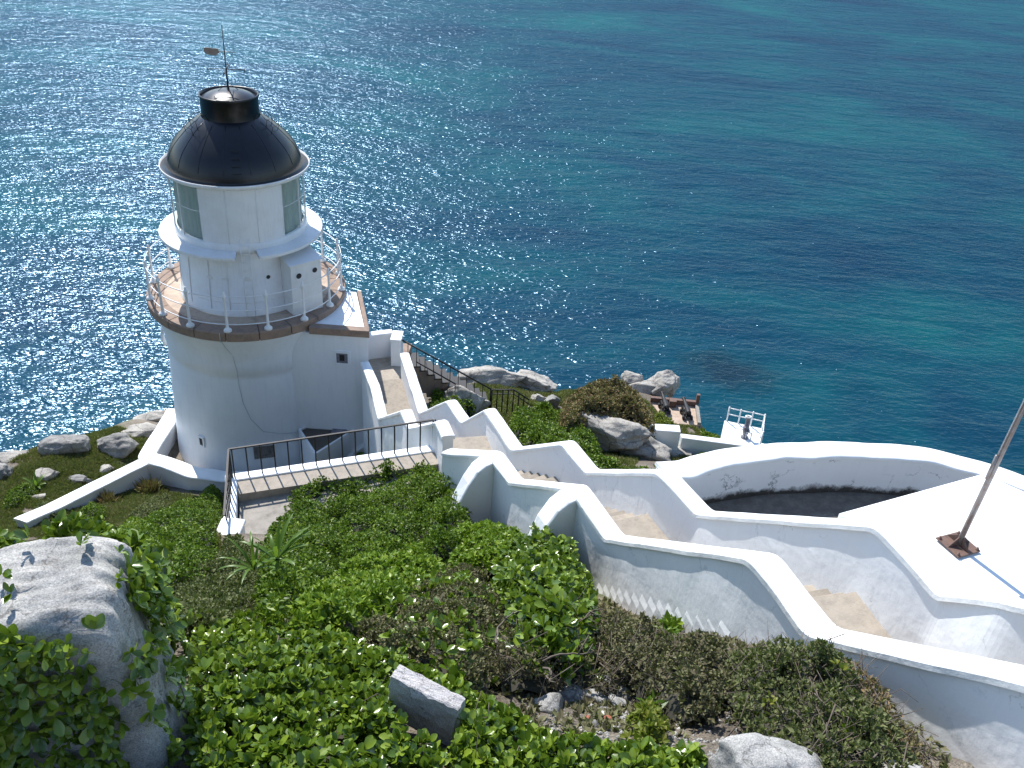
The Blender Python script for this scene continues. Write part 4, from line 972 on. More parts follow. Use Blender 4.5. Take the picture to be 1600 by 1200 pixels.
RK = [
 (108,704,(.95,.7,.55),'rock_dark','dark rounded boulder at the sea edge left of the lighthouse',1,20),
 (188,706,(.85,.6,.55),'rock_dark','craggy grey rock against the top end of the low boundary wall',2,10),
 (222,676,(1.0,.7,.22),'rock','flat pale rock slab behind the yard wall at the sea edge',3,30),
 (232,655,(.8,.4,.22),'rock','small flat rock at the sea edge just left of the tower',4,15),
 (75,745,(.52,.35,.28),'rock','light angular rock in the grass left of the boundary wall',5,30),
 (120,752,(.75,.25,.16),'rock_dark','flat dark rock sliver in the grass close to the boundary wall',6,5),
 (0,745,(.55,.5,.4),'rock_dark','grey rock cut by the left edge of the view above the leafy plants',7,0),
 (15,718,(.9,.6,.25),'rock','pale rock ledge at the far left shoreline',8,20),
 (165,735,(.35,.25,.2),'rock','small whitish rock touching the boundary wall near the craggy rock',9,40),
 (60,778,(.4,.2,.1),'rock','thin grey slab in the grass left of the boundary wall low end',10,20),
 (722,640,(1.3,.8,.9),'rock','grey ribbed rock outcrop behind the lower peaks of the stair wall',11,-20),
 (765,596,(2.1,.8,.5),'rock','pale rounded rock at the foot of the iron staircase on the sea side',12,15),
 (830,601,(1.5,.6,.42),'rock','broad pale rock ledge between the iron railing and the brown mound at the sea edge',13,-15),
 (842,628,(.42,.35,.36),'rock','small square pale rock on the grass left of the brown mound',14,10),
 (862,634,(.40,.4,.50),'rock_dark','grey rock leaning on the left foot of the brown mound',15,50),
 (945,680,(1.8,.75,.72),'rock','large pale lumpy outcrop behind the stair wall shrubs',16,-20),
 (1000,704,(1.6,.75,.62),'rock','large grey cracked outcrop right of the shrubs behind the stair wall',17,-25),
 (1045,712,(.9,.6,.35),'rock','low rock near the start of the curved terrace parapet',18,-20),
 (820,672,(.8,.55,.5),'rock','smooth grey rock just behind the upper peak of the stair wall',19,-30),
 (991,595,(.6,.5,.5),'rock','block of pale rock standing alone on the cliff edge, leftmost above the gun terrace',20,20),
 (1028,607,(.85,.65,.8),'rock','tall pale angular boulder on the cliff edge behind the gun terrace',21,35),
 (1050,606,(.4,.45,.9),'rock','narrow upright boulder at the right end of the cliff edge rocks',22,10),
 (1005,611,(1.1,.6,.45),'rock','low pale rock below the leftmost cliff edge block',23,-10),
 (1110,668,(.8,.5,.3),'rock','flat pale rock between the gun terrace and the signal platform',24,0),
 (1225,688,(1.1,.6,.3),'rock','pale rock slab on the cliff edge right of the signal platform',25,-30),
 (1215,694,(.5,.4,.3),'rock','small pale rock right beside the signal platform',26,0),
]
RZ = {16:-17.75, 17:-18.35, 20:-21.7, 21:-21.9, 22:-22.0, 23:-21.9, 12:-20.2, 13:-20.6}
for px, py, sz, mt, lb, sdv, rt_ in RK: rock(px, py, sz, mt, lb, sdv, z=RZ.get(sdv), rot=rt_, planes=14, rough=.17, sub=5)

# foreground stones
def boulder():
    bm = bmesh.new(); bmesh.ops.create_cube(bm, size=2); bmesh.ops.subdivide_edges(bm, edges=bm.edges[:], cuts=40, use_grid_fill=True)
    c0 = at(196, 858, -3.55); rr_ = R(14)
    for v in bm.verts:
        c = v.co.copy(); n6 = (abs(c.x)**14+abs(c.y)**9+abs(c.z)**16)**(1/13); c = c/max(n6, 1e-6)
        nn = noise.fractal(c*1.1+Vector((5,2,8)), 1, 2, 5)*.03+noise.fractal(c*5, .8, 2, 4)*.022; c = c*(1+nn)
        x, y, z = c.x*1.25, c.y*.40, c.z*1.45
        x += .17*(-c.z)*(1 if c.x > 0 else 0); z += .10*c.x-.05*max(0, -c.y-.3)*(1 if c.z > 0 else 0)
        v.co = Vector((x*math.cos(rr_)-y*math.sin(rr_), x*math.sin(rr_)+y*math.cos(rr_), z))
    me = bpy.data.meshes.new('boulder'); bm.to_mesh(me); bm.free()
    for p in me.polygons: p.use_smooth = True
    me.materials.append(M['rock_near']); o = bpy.data.objects.new('boulder', me); COL.objects.link(o)
    o.location = (c0.x-1.14, c0.y-.22, -3.55-1.74); tag(o, 'big pale boulder at the left with leafy creeper over its shaded face', 'boulder'); return o
BO = boulder()
rock(0, 0, (.40,.30,.28), 'rock_near', 'pale lichen covered stone at the bottom edge right of centre', 33, pos=tuple(at(1195,1235,-4.95)), rot=-15, planes=8, sub=5)
rock(0, 0, (.24,.18,.18), 'rock_near', 'pale stone at the bottom edge beside the stair wall foot', 34, pos=tuple(at(1412,1240,-4.95)), rot=-15, planes=8, sub=5)
c = at(672, 1098, -5.12)
GB = None
bm = bmesh.new(); bmesh.ops.create_cube(bm, size=1)
bmesh.ops.subdivide_edges(bm, edges=bm.edges[:], cuts=14, use_grid_fill=True)
t_ = (at(722,1103,-5.0)-at(617,1050,-4.95)); tl = t_.length
for v in bm.verts:
    q = v.co.copy(); e = noise.fractal(q*7, 1, 2, 3)*.008
    edge = sum(1 for a in q if abs(abs(a)-.5) < .01)
    if edge >= 2: q *= .985
    if q.z > .35 and q.y < -.45: e -= .02*max(0, noise.noise(q*9))
    v.co = Vector((q.x*(tl+.0)+e, q.y*.115+e, q.z*.42+e))
me = bpy.data.meshes.new('granite_block'); bm.to_mesh(me); bm.free(); me.materials.append(M['granite_block'])
GB = bpy.data.objects.new('granite_block', me); COL.objects.link(GB)
xa = t_.normalized(); ya = V(0,0,1).cross(xa).normalized(); za_ = xa.cross(ya)
GB.rotation_euler = Matrix((xa, ya, za_)).transposed().to_euler(); mtop = (at(722,1100,-4.93)+at(617,1047,-4.88))/2
GB.location = mtop-za_*.21; tag(GB, 'rough cut speckled granite block standing tilted in the glossy leaves', 'stone block')

# ------------------------------------------------------------------ vegetation
def norm_(a): return a/(np.linalg.norm(a, axis=1)[:,None]+1e-9)
T_SMALL = (np.array([[0,0,0],[-.27,.5,.07],[0,1,0],[.27,.5,.07]]), np.array([[0,2,1],[0,3,2]]))
T_BLADE = (np.array([[-.08,0,0],[.08,0,0],[.05,.55,.03],[0,1,-.08]]), np.array([[0,1,2],[0,2,3]]))
T_BROAD = (np.array([[0,0,0],[-.20,.32,.05],[0,.34,-.01],[.20,.32,.05],[-.29,.68,.06],[0,.70,-.03],[.29,.68,.06],[-.14,.93,.0],[.14,.93,.0],[0,1.0,-.06]]),
           np.array([[0,2,1],[0,3,2],[1,2,5],[1,5,4],[2,3,6],[2,6,5],[4,5,7],[7,5,9],[5,6,8],[5,8,9]]))
def leaves(name, P, Nn, size, tmpl, k, mats, parent=None, a=(30,80), jit=.35, sv=.35, smooth=False, rmat=None):
    n = len(P)
    if n == 0: return None
    P = np.repeat(P, k, axis=0); Nn = np.repeat(norm_(Nn), k, axis=0); n = len(P)
    ref = np.where(np.abs(Nn[:,2:3]) < .9, np.array([[0,0,1.]]), np.array([[1.,0,0]])); t1 = norm_(np.cross(ref, Nn)); t2 = np.cross(Nn, t1)
    ph = RNG.uniform(0, 2*np.pi, n); al = np.radians(RNG.uniform(a[0], a[1], n))
    D = Nn*np.cos(al)[:,None]+(t1*np.cos(ph)[:,None]+t2*np.sin(ph)[:,None])*np.sin(al)[:,None]
    D = norm_(D+RNG.normal(0, jit*.35, (n,3)))
    Z = norm_(Nn+RNG.normal(0, jit, (n,3))); Z = norm_(Z-D*(Z*D).sum(1)[:,None]); X = np.cross(D, Z)
    s = size*RNG.uniform(1-sv, 1+sv, n)*np.repeat(RNG.uniform(.75, 1.25, n//k), k)
    tv, tf = tmpl; m_ = len(tv)
    Vv = P[:,None,:]+(X[:,None,:]*tv[None,:,0:1]+D[:,None,:]*tv[None,:,1:2]+Z[:,None,:]*tv[None,:,2:3])*s[:,None,None]
    idx = (tf[None,:,:]+(np.arange(n)*m_)[:,None,None]).reshape(-1)
    return mesh_np(name, Vv.reshape(-1,3), 3, idx, mats, parent, smooth=smooth)
class Canopy:
    def __init__(s, poly, h, sp, edge, seed, base=.5):
        s.poly = poly; s.h = h; s.edge = edge; s.seed = seed; s.base = base
        xs = [p[0] for p in poly]; ys = [p[1] for p in poly]; s.bb = (min(xs), max(xs), min(ys), max(ys))
        rr = np.random.default_rng(seed); nx_ = max(1, int((s.bb[1]-s.bb[0])/sp)+2); ny_ = max(1, int((s.bb[3]-s.bb[2])/sp)+2)
        s.c = np.array([(s.bb[0]+(i+rr.uniform(-.2,.9))*sp, s.bb[2]+(j+rr.uniform(-.2,.9))*sp, sp*rr.uniform(.55,.95), rr.uniform(.55,1)) for i in range(nx_) for j in range(ny_)])
    def H(s, x, y):
        ed = np.where(inpoly(x, y, s.poly), polydist(x, y, s.poly), -1); e = np.clip(ed/s.edge, 0, 1); e = np.sqrt(1-(1-e)**2)
        dm = np.zeros(x.shape)
        for cx, cy, r, hh in s.c: dm = np.maximum(dm, hh*np.sqrt(np.clip(1-((x-cx)**2+(y-cy)**2)/r/r, 0, 1)))
        return s.h*e*(s.base+(1-s.base)*dm)*(.85+.3*vnoise(x, y, .35, s.seed)), ed
def pxpoly(pts, dz=0): return [tuple(gpt(px, py, dz)[:2]) for px, py in pts]
def shrub(name, label, cat, px, h, sp, edge, tmpl, size, dens, k, mat, seed, group=None, depth=.25, a=(30,80), twigs=0, base=.5, extra=None, up=.5, kind=None, core='core_shade', plan=None, keep=None, jit=.35, tw_len=.35):
    poly = plan or pxpoly(px, h*.7); cn = Canopy(poly, h, sp, edge, seed, base)
    b = cn.bb; area = abs(sum(poly[i][0]*poly[(i+1) % len(poly)][1]-poly[(i+1) % len(poly)][0]*poly[i][1] for i in range(len(poly))))/2
    cx, cy = sum(p[0] for p in poly)/len(poly), sum(p[1] for p in poly)/len(poly)
    rt = empty(name, (cx, cy, g1(cx, cy)), label, cat, group) if kind != 'stuff' else None
    bba = (b[1]-b[0])*(b[3]-b[2]); n = int(dens*bba*2.2)
    x = RNG.uniform(b[0], b[1], n); y = RNG.uniform(b[2], b[3], n); Hh, ed = cn.H(x, y); e = .03
    kk = ed > 0
    if keep is not None: kk &= keep(x, y)
    x, y, Hh, ed = x[kk], y[kk], Hh[kk], ed[kk]
    sdd, _ = stair_floor(x, y); kk = sdd > .92; x, y, Hh = x[kk], y[kk], Hh[kk]
    gz = ground(x, y); z0 = gz+Hh; zx = ground(x+e, y)+cn.H(x+e, y)[0]; zy = ground(x, y+e)+cn.H(x, y+e)[0]
    gxx = np.clip((zx-z0)/e, -4, 4); gyy = np.clip((zy-z0)/e, -4, 4); wgt = np.sqrt(1+gxx**2+gyy**2)
    kk = RNG.uniform(0, 1, len(x)) < wgt/2.2; x, y, z0, gz, gxx, gyy, Hh = [q[kk] for q in (x, y, z0, gz, gxx, gyy, Hh)]
    dd_ = RNG.uniform(0, 1, len(x))**1.6*depth*h
    Nn = norm_(np.c_[-gxx, -gyy, np.ones(len(x))]); P = np.c_[x, y, z0]-Nn*dd_[:,None]; P[:,2] = np.maximum(P[:,2], gz+.01)
    Nn = norm_(Nn+np.array([[0,0,up]])+RNG.normal(0, .28, (len(x),3)))
    fo = leaves('foliage', P, Nn, size, tmpl, k, [M[mat]], rt, a, smooth=(tmpl is T_BROAD), jit=jit)
    if kind == 'stuff':
        fo.name = name; tag(fo, label, cat, kind='stuff')
    if core and h > .12:  # added dark sheet under the leaves: blocks light through them, painted as inner shade
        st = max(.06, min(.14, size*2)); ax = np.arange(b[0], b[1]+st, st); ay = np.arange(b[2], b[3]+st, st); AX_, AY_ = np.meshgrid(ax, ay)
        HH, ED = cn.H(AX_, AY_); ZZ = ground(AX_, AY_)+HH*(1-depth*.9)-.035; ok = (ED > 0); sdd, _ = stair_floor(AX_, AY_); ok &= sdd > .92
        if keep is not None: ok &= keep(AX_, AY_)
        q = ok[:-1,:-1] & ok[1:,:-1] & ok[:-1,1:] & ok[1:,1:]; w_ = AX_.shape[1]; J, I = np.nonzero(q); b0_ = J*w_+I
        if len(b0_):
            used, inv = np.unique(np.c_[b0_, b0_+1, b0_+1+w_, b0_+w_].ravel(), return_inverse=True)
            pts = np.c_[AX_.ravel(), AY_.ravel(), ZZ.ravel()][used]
            mesh_np('shade_core' if rt else name+'_undergrowth', pts, 4, inv, [M[core]], rt, smooth=True) if rt else tag(mesh_np(name+'_base', pts, 4, inv, [M[core]], None, smooth=True), label+' (dark shade sheet under it)', cat, kind='stuff')
    if twigs and rt and len(P):
        f = MB()
        for i in RNG.integers(0, len(P), twigs):
            p = Vector(P[i]); d = Vector(Nn[i])+Vector(RNG.normal(0,.7,3)); d.normalize(); L = tw_len*RNG.uniform(.4,1.2)
            pts = [p-d*L*.6+Vector((0,0,-.03)), p-d*L*.15+Vector(RNG.normal(0,.02,3)), p+d*L*.2+Vector(RNG.normal(0,.03,3)), p+d*L*.45+Vector(RNG.normal(0,.04,3))]
            f.tube(pts, .0035+.003*RNG.uniform(), 4, r2=.0018)
        tag(f.build('twigs', M['twig'], rt), kind='stuff')
    return rt
BLKP = [tuple(at(px, py, -5.1)[:2]) for px, py in [(612,1052),(640,1042),(725,1100),(728,1150),(690,1185),(640,1160),(610,1110)]]
# main dark mound beside the iron fence, as separate bushes
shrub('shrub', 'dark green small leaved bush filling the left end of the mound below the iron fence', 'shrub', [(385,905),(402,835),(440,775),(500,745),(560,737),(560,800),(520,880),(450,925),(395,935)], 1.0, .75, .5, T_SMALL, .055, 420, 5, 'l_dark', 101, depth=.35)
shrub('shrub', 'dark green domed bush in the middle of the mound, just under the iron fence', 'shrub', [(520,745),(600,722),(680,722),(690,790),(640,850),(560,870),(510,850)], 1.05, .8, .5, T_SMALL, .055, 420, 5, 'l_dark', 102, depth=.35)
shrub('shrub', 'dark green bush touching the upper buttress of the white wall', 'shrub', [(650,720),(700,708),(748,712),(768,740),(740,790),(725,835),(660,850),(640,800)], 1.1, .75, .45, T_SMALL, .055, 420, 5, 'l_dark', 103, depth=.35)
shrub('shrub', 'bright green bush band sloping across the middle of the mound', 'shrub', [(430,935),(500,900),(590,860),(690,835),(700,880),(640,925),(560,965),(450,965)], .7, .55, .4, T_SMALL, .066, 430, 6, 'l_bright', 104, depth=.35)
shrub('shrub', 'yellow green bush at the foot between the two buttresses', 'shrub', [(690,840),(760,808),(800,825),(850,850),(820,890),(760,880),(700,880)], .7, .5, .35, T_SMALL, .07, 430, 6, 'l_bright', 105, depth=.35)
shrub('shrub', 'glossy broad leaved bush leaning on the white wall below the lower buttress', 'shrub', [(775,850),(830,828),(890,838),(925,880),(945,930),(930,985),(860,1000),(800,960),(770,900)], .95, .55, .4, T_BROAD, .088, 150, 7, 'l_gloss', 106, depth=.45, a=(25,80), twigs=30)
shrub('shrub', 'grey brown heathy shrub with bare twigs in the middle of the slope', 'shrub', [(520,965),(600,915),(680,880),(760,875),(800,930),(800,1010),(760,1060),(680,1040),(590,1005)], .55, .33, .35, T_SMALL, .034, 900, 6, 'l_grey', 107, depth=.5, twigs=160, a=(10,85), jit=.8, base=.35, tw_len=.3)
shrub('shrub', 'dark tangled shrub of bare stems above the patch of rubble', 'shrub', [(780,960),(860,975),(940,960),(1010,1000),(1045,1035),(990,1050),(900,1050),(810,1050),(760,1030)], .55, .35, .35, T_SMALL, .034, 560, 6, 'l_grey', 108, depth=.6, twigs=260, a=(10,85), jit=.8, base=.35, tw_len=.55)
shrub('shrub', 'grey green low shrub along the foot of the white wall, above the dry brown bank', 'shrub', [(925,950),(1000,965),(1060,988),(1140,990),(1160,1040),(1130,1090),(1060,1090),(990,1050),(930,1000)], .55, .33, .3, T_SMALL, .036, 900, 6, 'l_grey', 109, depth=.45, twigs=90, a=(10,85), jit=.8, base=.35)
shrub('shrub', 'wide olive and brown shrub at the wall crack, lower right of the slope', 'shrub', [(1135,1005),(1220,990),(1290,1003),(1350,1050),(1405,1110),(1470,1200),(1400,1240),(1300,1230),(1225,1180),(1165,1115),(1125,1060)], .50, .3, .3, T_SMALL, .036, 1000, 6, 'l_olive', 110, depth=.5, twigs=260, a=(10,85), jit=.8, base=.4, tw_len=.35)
shrub('glossy_leaf_bush', 'carpet of glossy broad leaves around the granite block', 'shrub', [(290,990),(370,960),(470,975),(560,1005),(650,1035),(720,1060),(790,1100),(840,1128),(960,1150),(1100,1168),(1110,1290),(600,1330),(300,1300),(300,1090)], .36, .32, .25, T_BROAD, .068, 450, 7, 'l_gloss', 111, depth=.6, a=(20,75), twigs=90, base=.55, core='core_shade', keep=lambda x, y: ~inpoly(x, y, BLKP))
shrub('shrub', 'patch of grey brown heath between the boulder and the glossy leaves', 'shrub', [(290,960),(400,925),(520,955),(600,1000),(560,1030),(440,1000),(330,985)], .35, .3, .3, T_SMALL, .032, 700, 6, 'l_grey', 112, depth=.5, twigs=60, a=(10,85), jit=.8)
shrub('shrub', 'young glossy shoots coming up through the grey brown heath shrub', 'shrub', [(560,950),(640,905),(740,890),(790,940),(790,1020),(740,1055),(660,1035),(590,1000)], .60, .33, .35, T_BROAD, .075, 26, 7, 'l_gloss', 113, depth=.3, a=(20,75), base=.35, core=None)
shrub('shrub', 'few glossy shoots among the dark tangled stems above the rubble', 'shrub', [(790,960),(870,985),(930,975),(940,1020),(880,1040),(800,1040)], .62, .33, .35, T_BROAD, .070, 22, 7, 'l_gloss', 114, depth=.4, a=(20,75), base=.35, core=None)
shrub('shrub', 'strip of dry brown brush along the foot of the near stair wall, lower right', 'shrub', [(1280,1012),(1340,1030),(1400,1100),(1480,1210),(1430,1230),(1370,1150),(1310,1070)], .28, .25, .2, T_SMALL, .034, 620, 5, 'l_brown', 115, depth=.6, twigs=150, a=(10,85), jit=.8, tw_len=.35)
# left slope
for i, (pp, lb) in enumerate([
   ([(195,860),(235,800),(300,775),(335,790),(338,850),(325,900),(260,905)], 'dark leafy bush on the left slope next to the white wall stub'),
   ([(290,790),(320,758),(343,752),(340,800),(320,810)], 'small dark bush on the left slope right below the yard wall'),
   ([(115,810),(140,780),(165,785),(160,820),(130,830)], 'round low dark bush left of the reddish grass tuft'),
   ([(270,905),(320,870),(350,890),(352,960),(300,975),(262,940)], 'olive bush on the slope between the boulder and the wall stub')]):
    shrub('shrub', lb, 'shrub', pp, .7 if i < 2 else .45, .5, .35, T_SMALL, .055, 380, 5, ['l_dark','l_dark','l_dark','l_olive'][i], 120+i, depth=.35)
shrub('shrub', 'broad leaved plants growing above the boulder at the left edge', 'shrub', [(-60,880),(-60,800),(20,790),(70,815),(120,812),(190,838),(215,860),(130,885),(0,900)], .0, .4, .25, T_BROAD, .10, 10, 7, 'l_gloss', 130) if False else None
LP = [(-3.9,3.9),(-2.95,4.75),(-2.45,4.75),(-2.6,5.35),(-3.3,5.7),(-4.3,5.3),(-4.8,4.4)]
shrub('shrub', 'broad leaved plants growing behind the top of the boulder at the left edge', 'shrub', None, 1.68, .5, .3, T_BROAD, .10, 130, 7, 'l_gloss', 131, plan=LP, depth=.25, a=(25,80), twigs=20)
shrub('shrub', 'low olive heath patch at the foot of the white wall stub', 'shrub', [(262,905),(325,880),(345,838),(378,828),(402,860),(405,900),(420,935),(400,965),(330,985),(268,975)], .5, .4, .3, T_SMALL, .045, 620, 6, 'l_olive', 125, depth=.4, a=(10,85), jit=.6)
for i, (pp, mt, lb) in enumerate([([(40,800),(75,780),(110,775),(105,800),(60,815)], 'l_olive', 'low olive cushion between the small grey slab and the boundary wall'), ([(200,800),(235,775),(265,768),(262,795),(225,815)], 'l_olive', 'low olive cushion between the two brown grass tufts and the dark bush'), ([(10,765),(45,752),(60,765),(30,785),(0,790)], 'l_dark', 'green cushion at the left edge beside the agave like rosette'), ([(170,830),(205,805),(235,812),(215,850),(180,855)], 'l_bright', 'bright green cushion on the slope above the leafy plants of the boulder')]):
    shrub('shrub', lb, 'shrub', pp, .32, .4, .4, T_SMALL, .06, 420, 5, mt, 170+i, depth=.4)
# bushes by the tower and behind the stairs
for i, (pp, h, lb) in enumerate([
   ([(357,745),(362,728),(385,722),(410,730),(412,748),(385,755)], .7, 'small leafy bush behind the corner of the iron fence'),
   ([(425,745),(450,728),(478,730),(480,742),(450,752)], .4, 'low green sprig bush behind the fence in front of the barred tower window'),
   ([(540,725),(565,700),(590,697),(600,712),(570,730)], .5, 'low green bush behind the fence below the cistern'),
   ([(668,640),(672,605),(700,600),(735,615),(750,632),(715,640),(690,655)], .8, 'dark green bush under the iron staircase'),
   ([(792,660),(800,635),(845,628),(890,650),(930,672),(945,700),(900,705),(850,690),(815,680)], 1.0, 'dark glossy bush behind the stair wall, next to the iron railing'),
   ([(872,698),(905,706),(940,722),(985,730),(1045,731),(1040,742),(980,745),(925,735),(890,718)], .9, 'bright dark green bush spreading along the back of the stair wall towards the terrace')]):
    shrub('shrub', lb, 'shrub', pp, h, .7, .4, T_SMALL, .085 if i > 2 else .07, 200 if i > 2 else 260, 6, 'l_dark', 140+i, depth=.35)
shrub('shrub_mound', 'big brown dry heath mound with green patches beside the gun terrace', 'shrub', [(872,622),(882,602),(930,594),(985,598),(1015,618),(1033,638),(1036,655),(1000,652),(940,645),(880,640)], 2.3, 1.0, 1.7, T_SMALL, .10, 260, 6, 'l_brown', 150, depth=.2, a=(10,85), jit=.8, core='core_shade', base=.75)
shrub('shrub', 'yellow green bush at the right foot of the brown mound', 'shrub', [(1010,655),(1035,645),(1055,660),(1040,672),(1015,668)], .5, .5, .3, T_SMALL, .09, 200, 6, 'lime', 151, depth=.3)
shrub('shrub', 'low dark green bush beside the signal platform', 'shrub', [(1098,666),(1125,670),(1130,684),(1105,678)], .35, .5, .3, T_SMALL, .09, 220, 6, 'l_dark', 152, depth=.3)
shrub('shrub', 'yellow green herb on the rubble patch near the bottom edge', 'shrub', [(975,1130),(985,1098),(1020,1090),(1050,1120),(1045,1160),(1000,1160)], .32, .25, .2, T_SMALL, .05, 500, 6, 'lime', 153, depth=.5)

# slope turf: short grass nobody could count
def scatter_stuff(name, label, poly, dens, size, tmpl, k, mat, thr, seed, sc=1.2, a=(5,60), avoid=None):
    xs = [p[0] for p in poly]; ys = [p[1] for p in poly]; b = (min(xs), max(xs), min(ys), max(ys)); n = int(dens*(b[1]-b[0])*(b[3]-b[2]))
    x = RNG.uniform(b[0], b[1], n); y = RNG.uniform(b[2], b[3], n); kk = inpoly(x, y, poly) & (fbm(x, y, sc, seed, 3) > thr); x, y = x[kk], y[kk]
    kk = (np.hypot(x-TX, y-TY) > 4.3); sdd, _ = stair_floor(x, y); kk &= sdd > 1.0; kk &= ~inpoly(x, y, PATH); kk &= ~inpoly(x, y, [(p.x, p.y) for p in bq]); kk &= ~inpoly(x, y, [(p.x, p.y) for p in pq]); kk &= ~inpoly(x, y, PITP)
    x, y = x[kk], y[kk]; z = ground(x, y); e = .1; gx_ = (ground(x+e, y)-z)/e; gy_ = (ground(x, y+e)-z)/e; fl_ = (np.hypot(gx_, gy_) < 1.3)
    x, y, z, gx_, gy_ = [q[fl_] for q in (x, y, z, gx_, gy_)]
    Nn = norm_(np.c_[-gx_*.6, -gy_*.6, np.ones(len(x))])
    o = leaves(name, np.c_[x, y, z-.01], Nn, size, tmpl, k, [M[mat]], None, a); tag(o, label, name.replace('_', ' '), kind='stuff'); return o
lslope = [(-19,20),(-17,12),(-12,6),(-7,5.5),(-4.5,6.3),(-3.2,8.2),(-3.8,10.5),(-5.2,12.5),(-6.2,14.5),(-6.8,17),(-5.5,20),(-4.5,22.5),(-7,24.5),(-10,23),(-11.5,23.5),(-12.6,26.5),(-15,27.5),(-18,25.5)]
scatter_stuff('slope_grass', 'short green and straw coloured grass on the slope left of the tower', lslope, 560, .105, T_BLADE, 6, 'grass', .27, 31)
scatter_stuff('ground_cover', 'low olive creeping plants between the rocks left of the tower', lslope, 420, .075, T_SMALL, 6, 'l_olive', .42, 47, 1.7, (30,85))
rslope = [(-3,29),(-2.5,31),(2,33.5),(6,33),(12,28.5),(13,24),(9,23.5),(4.5,24.5),(3,18),(3.4,14),(1.8,15.5),(.8,17.8),(-.3,20.3),(-1.6,23),(-2.6,26)]
scatter_stuff('cliff_grass', 'dry green grass on the cliff top behind the stairs', rslope, 300, .12, T_BLADE, 6, 'grass', .30, 53)
midp = [(-3,7),(-1,5.5),(1.0,3.6),(1.6,2.6),(2.8,2.8),(3.2,4.2),(2.8,5.6),(2.6,6.5),(1.4,10),(-.4,13),(-2.5,14.5),(-5,13),(-5,8)]
scatter_stuff('undergrowth_litter', 'dry twigs and heath litter on the ground between the shrubs', midp, 420, .06, T_SMALL, 4, 'l_grey', .40, 61, .8, (20,88))

# small individual plants
def sprig(px, py, z, label, leaves_n, sz, mat, stem=.25, cat='plant', name='leafy_plant', pos=None):
    p = Vector(pos) if pos else (at(px, py, z) if z is not None else gpt(px, py)); rt = empty(name, p, label, cat)
    f = MB(); tips = []
    for j in range(max(2, leaves_n//5)):
        d = Vector((RNG.normal(0,.35), RNG.normal(0,.35), 1)).normalized(); q = p+d*stem*RNG.uniform(.5,1); f.tube([p-u*.03, p.lerp(q, .5)+Vector(RNG.normal(0,.01,3)), q], .004, 4); tips.append(q)
    f.build('stem', M['twig'], rt); tp_ = np.array([list(t) for t in tips])
    leaves('leaves', tp_, np.tile([[0,0,1.]], (len(tp_),1))+RNG.normal(0,.2,(len(tp_),3)), sz, T_BROAD, 6, [M[mat]], rt, (25,80), smooth=True)
    return rt
def strap_plant(px, py, z, n, L, wd, label, mat='strap', droop=1.0, name='strap_leaf_plant', pos=None, lean=(0,0)):
    p = Vector(pos) if pos else at(px, py, z); rt = empty(name, p, label, 'plant')
    for i in range(n):
        az = 2*math.pi*i/n*2.4+random.uniform(-.3,.3); el = random.uniform(.55,1.35); LL = L*random.uniform(.65,1.15)
        d = Vector((math.cos(az)*math.cos(el)+lean[0], math.sin(az)*math.cos(el)+lean[1], math.sin(el))).normalized(); pts = []; q = p.copy(); k = 9
        for j in range(k+1):
            pts.append(q.copy()); q = q+d*(LL/k); d = (d+Vector((0,0,-.045*droop*(1+j*.35)))+Vector((random.uniform(-.04,.04), random.uniform(-.04,.04), 0))).normalized()
        f = MB(); vs = []
        for j, q in enumerate(pts):
            t = (pts[min(j+1,k)]-pts[max(j-1,0)]).normalized(); s_ = t.cross(u).normalized(); nn_ = s_.cross(t)
            w_ = wd*math.sin(math.pi*min(1, (j+.8)/(k+1.2)))**.6*(1 if j < k else .1)*(1+.12*math.sin(j*2.2+i)); vs += [q-s_*w_+nn_*w_*.35, q.copy(), q+s_*w_+nn_*w_*.35]
        f.add(vs, [(3*j, 3*j+1, 3*j+4, 3*j+3) for j in range(k)]+[(3*j+1, 3*j+2, 3*j+5, 3*j+4) for j in range(k)], 0, True); f.build('leaf', M[mat], rt)
    return rt
g_ = gpt(432, 880, .75); strap_plant(0, 0, 0, 15, .62, .030, 'tall upright strap leaved plant with pale curling tips near the white wall stub', pos=(g_.x, g_.y, g_.z+.05))
g_ = gpt(398, 897, .6); strap_plant(0, 0, 0, 14, .62, .020, 'spreading fern like plant left of the upright strap leaved plant', droop=1.4, lean=(-.25,-.1), pos=(g_.x, g_.y, g_.z+.05))
g_ = gpt(58, 762); strap_plant(0, 0, 0, 14, .5, .04, 'small agave like rosette in the grass left of the boundary wall', pos=(g_.x, g_.y, g_.z))
sprig(0, 0, None, 'leafy weed sprig against the white wall at the end of the grey shrub', 30, .04, 'l_bright', .25, pos=tuple(gpt(1165,985)))
sprig(0, 0, None, 'thin weed stem with a few leaves standing against the lit wall foot', 10, .04, 'l_bright', .55, pos=tuple(gpt(1172,990)))
sprig(0, 0, None, 'pale green star shaped weed in the olive shrub', 14, .045, 'lime', .12, pos=tuple(gpt(1278,1112)+Vector((0,0,.42))))
sprig(0, 0, None, 'yellow green weed at the left foot of the olive shrub', 25, .04, 'lime', .2, pos=tuple(gpt(1190,1140)+Vector((0,0,.1))))
sprig(0, 0, None, 'glossy green weed between the two stones at the bottom edge', 25, .075, 'l_gloss', .2, pos=tuple(gpt(1320,1190)+Vector((0,0,.15))))
def tuft(px, py, label, col, h=.35, n=160, name='grass_tuft'):
    p = gpt(px, py); pts = np.array([[p.x, p.y, p.z]])+np.c_[RNG.normal(0,.12,(n,2)), np.zeros(n)]
    o = leaves(name, pts, np.tile([[0,0,1.]], (n,1)), h, T_BLADE, 3, [M[col]], None, (5,40)); tag(o, label, 'grass tuft')
tuft(232, 770, 'reddish brown dry grass tuft on the slope below the yard wall', 'l_brown', .40)
tuft(168, 788, 'brown dry grass tuft beside the round low bush', 'l_brown', .32)
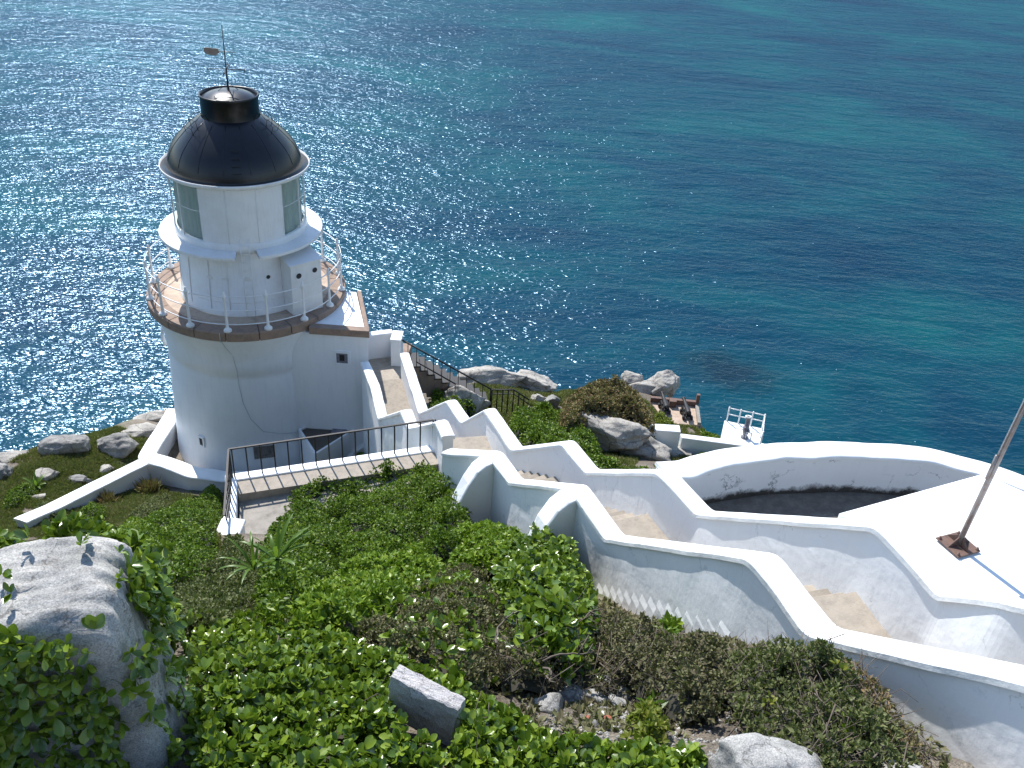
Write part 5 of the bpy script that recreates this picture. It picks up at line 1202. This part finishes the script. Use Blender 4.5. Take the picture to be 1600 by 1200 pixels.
tuft(60, 700, 'straw coloured tuft by the dark shoreline boulder', 'grass', .3)
# dead branches on the tangled shrub
for i, (a_, b_, lb) in enumerate([((848,1035),(932,1018),'long grey bare branch lying over the tangled shrub'), ((848,1050),(868,1072),'short pale curved dead branch above the rubble'), ((905,968),(940,955),'thin bare branch reaching towards the white wall'), ((775,1010),(800,960),'bare twig standing up in the dark shrub')]):
    p = gpt(*a_, .55); q = gpt(*b_, .60); f = MB(); mm_ = [p.lerp(q, t)+Vector((.03*math.sin(t*5+i), .03*math.cos(t*4+i), .03*math.sin(t*3.1)))+Vector(RNG.normal(0,.006,3)) for t in (0,.12,.25,.37,.5,.62,.75,.88,1)]; mm_[0] = p; f.tube(mm_, .009, 6, r2=.004)
    for t in (3, 5, 7): f.tube([mm_[t], mm_[t]+Vector(RNG.normal(0,.08,3))+Vector((0,0,.05))], .006, 4, r2=.002)
    o = f.build('dead_branch', M['twig']); tag(o, lb, 'branch')
# rubble patch
M['brick'] = paint('red_brick_bit', (.34,.11,.06), (.20,.08,.05), 20, .7, .85, 60, .5, .004)
M['scrap'] = paint('pale_scrap', (.70,.68,.62), (.5,.48,.42), 12, .5, .7, 40, .3, .003)
for i, (px, py, s_, mt, lb) in enumerate([(918,1124,.034,'brick','red brick bit on the rubble, left of the white chip'),(950,1126,.038,'brick','larger red brick bit on the rubble, right of the white chip'),(940,1122,.03,'scrap','white chip between the two red brick bits'),
   (955,1085,.17,'rock_dark','dark grey stone on the rubble under the shrub'),(930,1098,.10,'rock_near','small rounded stone on the rubble above the brick bits'),(985,1080,.08,'rock_near','small pale stone right of the dark grey stone'),(890,1090,.15,'rock_dark','brownish stone at the left of the rubble'),
   (858,1108,.13,'rock_near','low grey stone at the left edge of the rubble beside the glossy leaves'),(965,1108,.09,'rock_near','flat pale stone above the larger brick bit'),(1063,1140,.04,'scrap','small white chip on the bare soil at the right'),(1052,1122,.045,'scrap','pale chip on the bare soil beside the yellow green herb'),(928,1137,.04,'rock_dark','round dark pebble below the brick bits')]):
    p = gpt(px, py); rock(0, 0, (s_*1.2, s_, s_*.7), mt, lb, 200+i, pos=(p.x, p.y, p.z+.0), rot=i*40, planes=8, sub=3, name='stone' if 'rock' in mt else ('brick_piece' if mt == 'brick' else 'chip'), cat='stone' if 'rock' in mt else ('brick' if mt == 'brick' else 'chip'))
def pebbles():
    n = 1500; poly = [tuple(gpt(*q)[:2]) for q in [(790,1070),(900,1050),(1060,1090),(1180,1110),(1200,1180),(1000,1200),(850,1150)]]
    xs = [p[0] for p in poly]; ys = [p[1] for p in poly]; x = RNG.uniform(min(xs), max(xs), n); y = RNG.uniform(min(ys), max(ys), n); kk = inpoly(x, y, poly); x, y = x[kk], y[kk]; z = ground(x, y)
    oc = np.array([[1,0,0],[0,1,0],[-1,0,0],[0,-1,0],[0,0,.7],[0,0,-.7]]); of = np.array([[0,1,4],[1,2,4],[2,3,4],[3,0,4],[1,0,5],[2,1,5],[3,2,5],[0,3,5]])
    s = RNG.uniform(.006,.03,len(x))**1.0; V_ = np.c_[x,y,z][:,None,:]+(oc[None]*RNG.uniform(.5,1.2,(len(x),6,1)))*s[:,None,None]
    o = mesh_np('gravel', V_.reshape(-1,3), 3, (of[None]+(np.arange(len(x))*6)[:,None,None]).ravel(), [M['rock_near']]); tag(o, 'grey gravel and grit on the bare soil patch', 'gravel', kind='stuff')
pebbles()
# creeper over the boulder
bm = bmesh.new(); bm.from_mesh(BO.data); bm.faces.ensure_lookup_table(); pts = []; nrm = []
cz_ = BO.location
for fc in bm.faces:
    c = fc.calc_center_median()+cz_; n_ = fc.normal; dcam = (-c).normalized()
    if n_.dot(dcam) < -.15: continue
    lim = -3.70-.20*noise.noise(Vector((c.x*2.2, c.y*2.2, 3)))-.40*max(0, (c.x+2.6))*1.1
    pr = 1.0 if c.z < lim-.12 else (.25 if c.z < lim+.05 else .02)
    if n_.z > .55: pr = .012
    if c.x > -2.14: pr *= .10
    if random.random() < pr*.95: pts.append(c+n_*random.uniform(.01,.10)); nrm.append(n_+Vector((0,0,.4)))
bm.free()
CR = empty('creeper', (cz_.x, cz_.y, cz_.z-1), 'dark leafy creeper hanging over the shaded front of the big boulder', 'creeper')
pa = np.array([list(p) for p in pts]); na = np.array([list(p) for p in nrm])
leaves('foliage', pa, na, .072, T_BROAD, 5, [M['l_gloss']], CR, (35,85), smooth=True)
f = MB()
for i in RNG.integers(0, len(pts), 50):
    p = pts[i]; f.tube([p, p+Vector((RNG.normal(0,.05), RNG.normal(0,.03), .12)), p+Vector((RNG.normal(0,.08), RNG.normal(0,.05), .25))], .005, 4)
tag(f.build('stems', M['twig'], CR), kind='stuff')
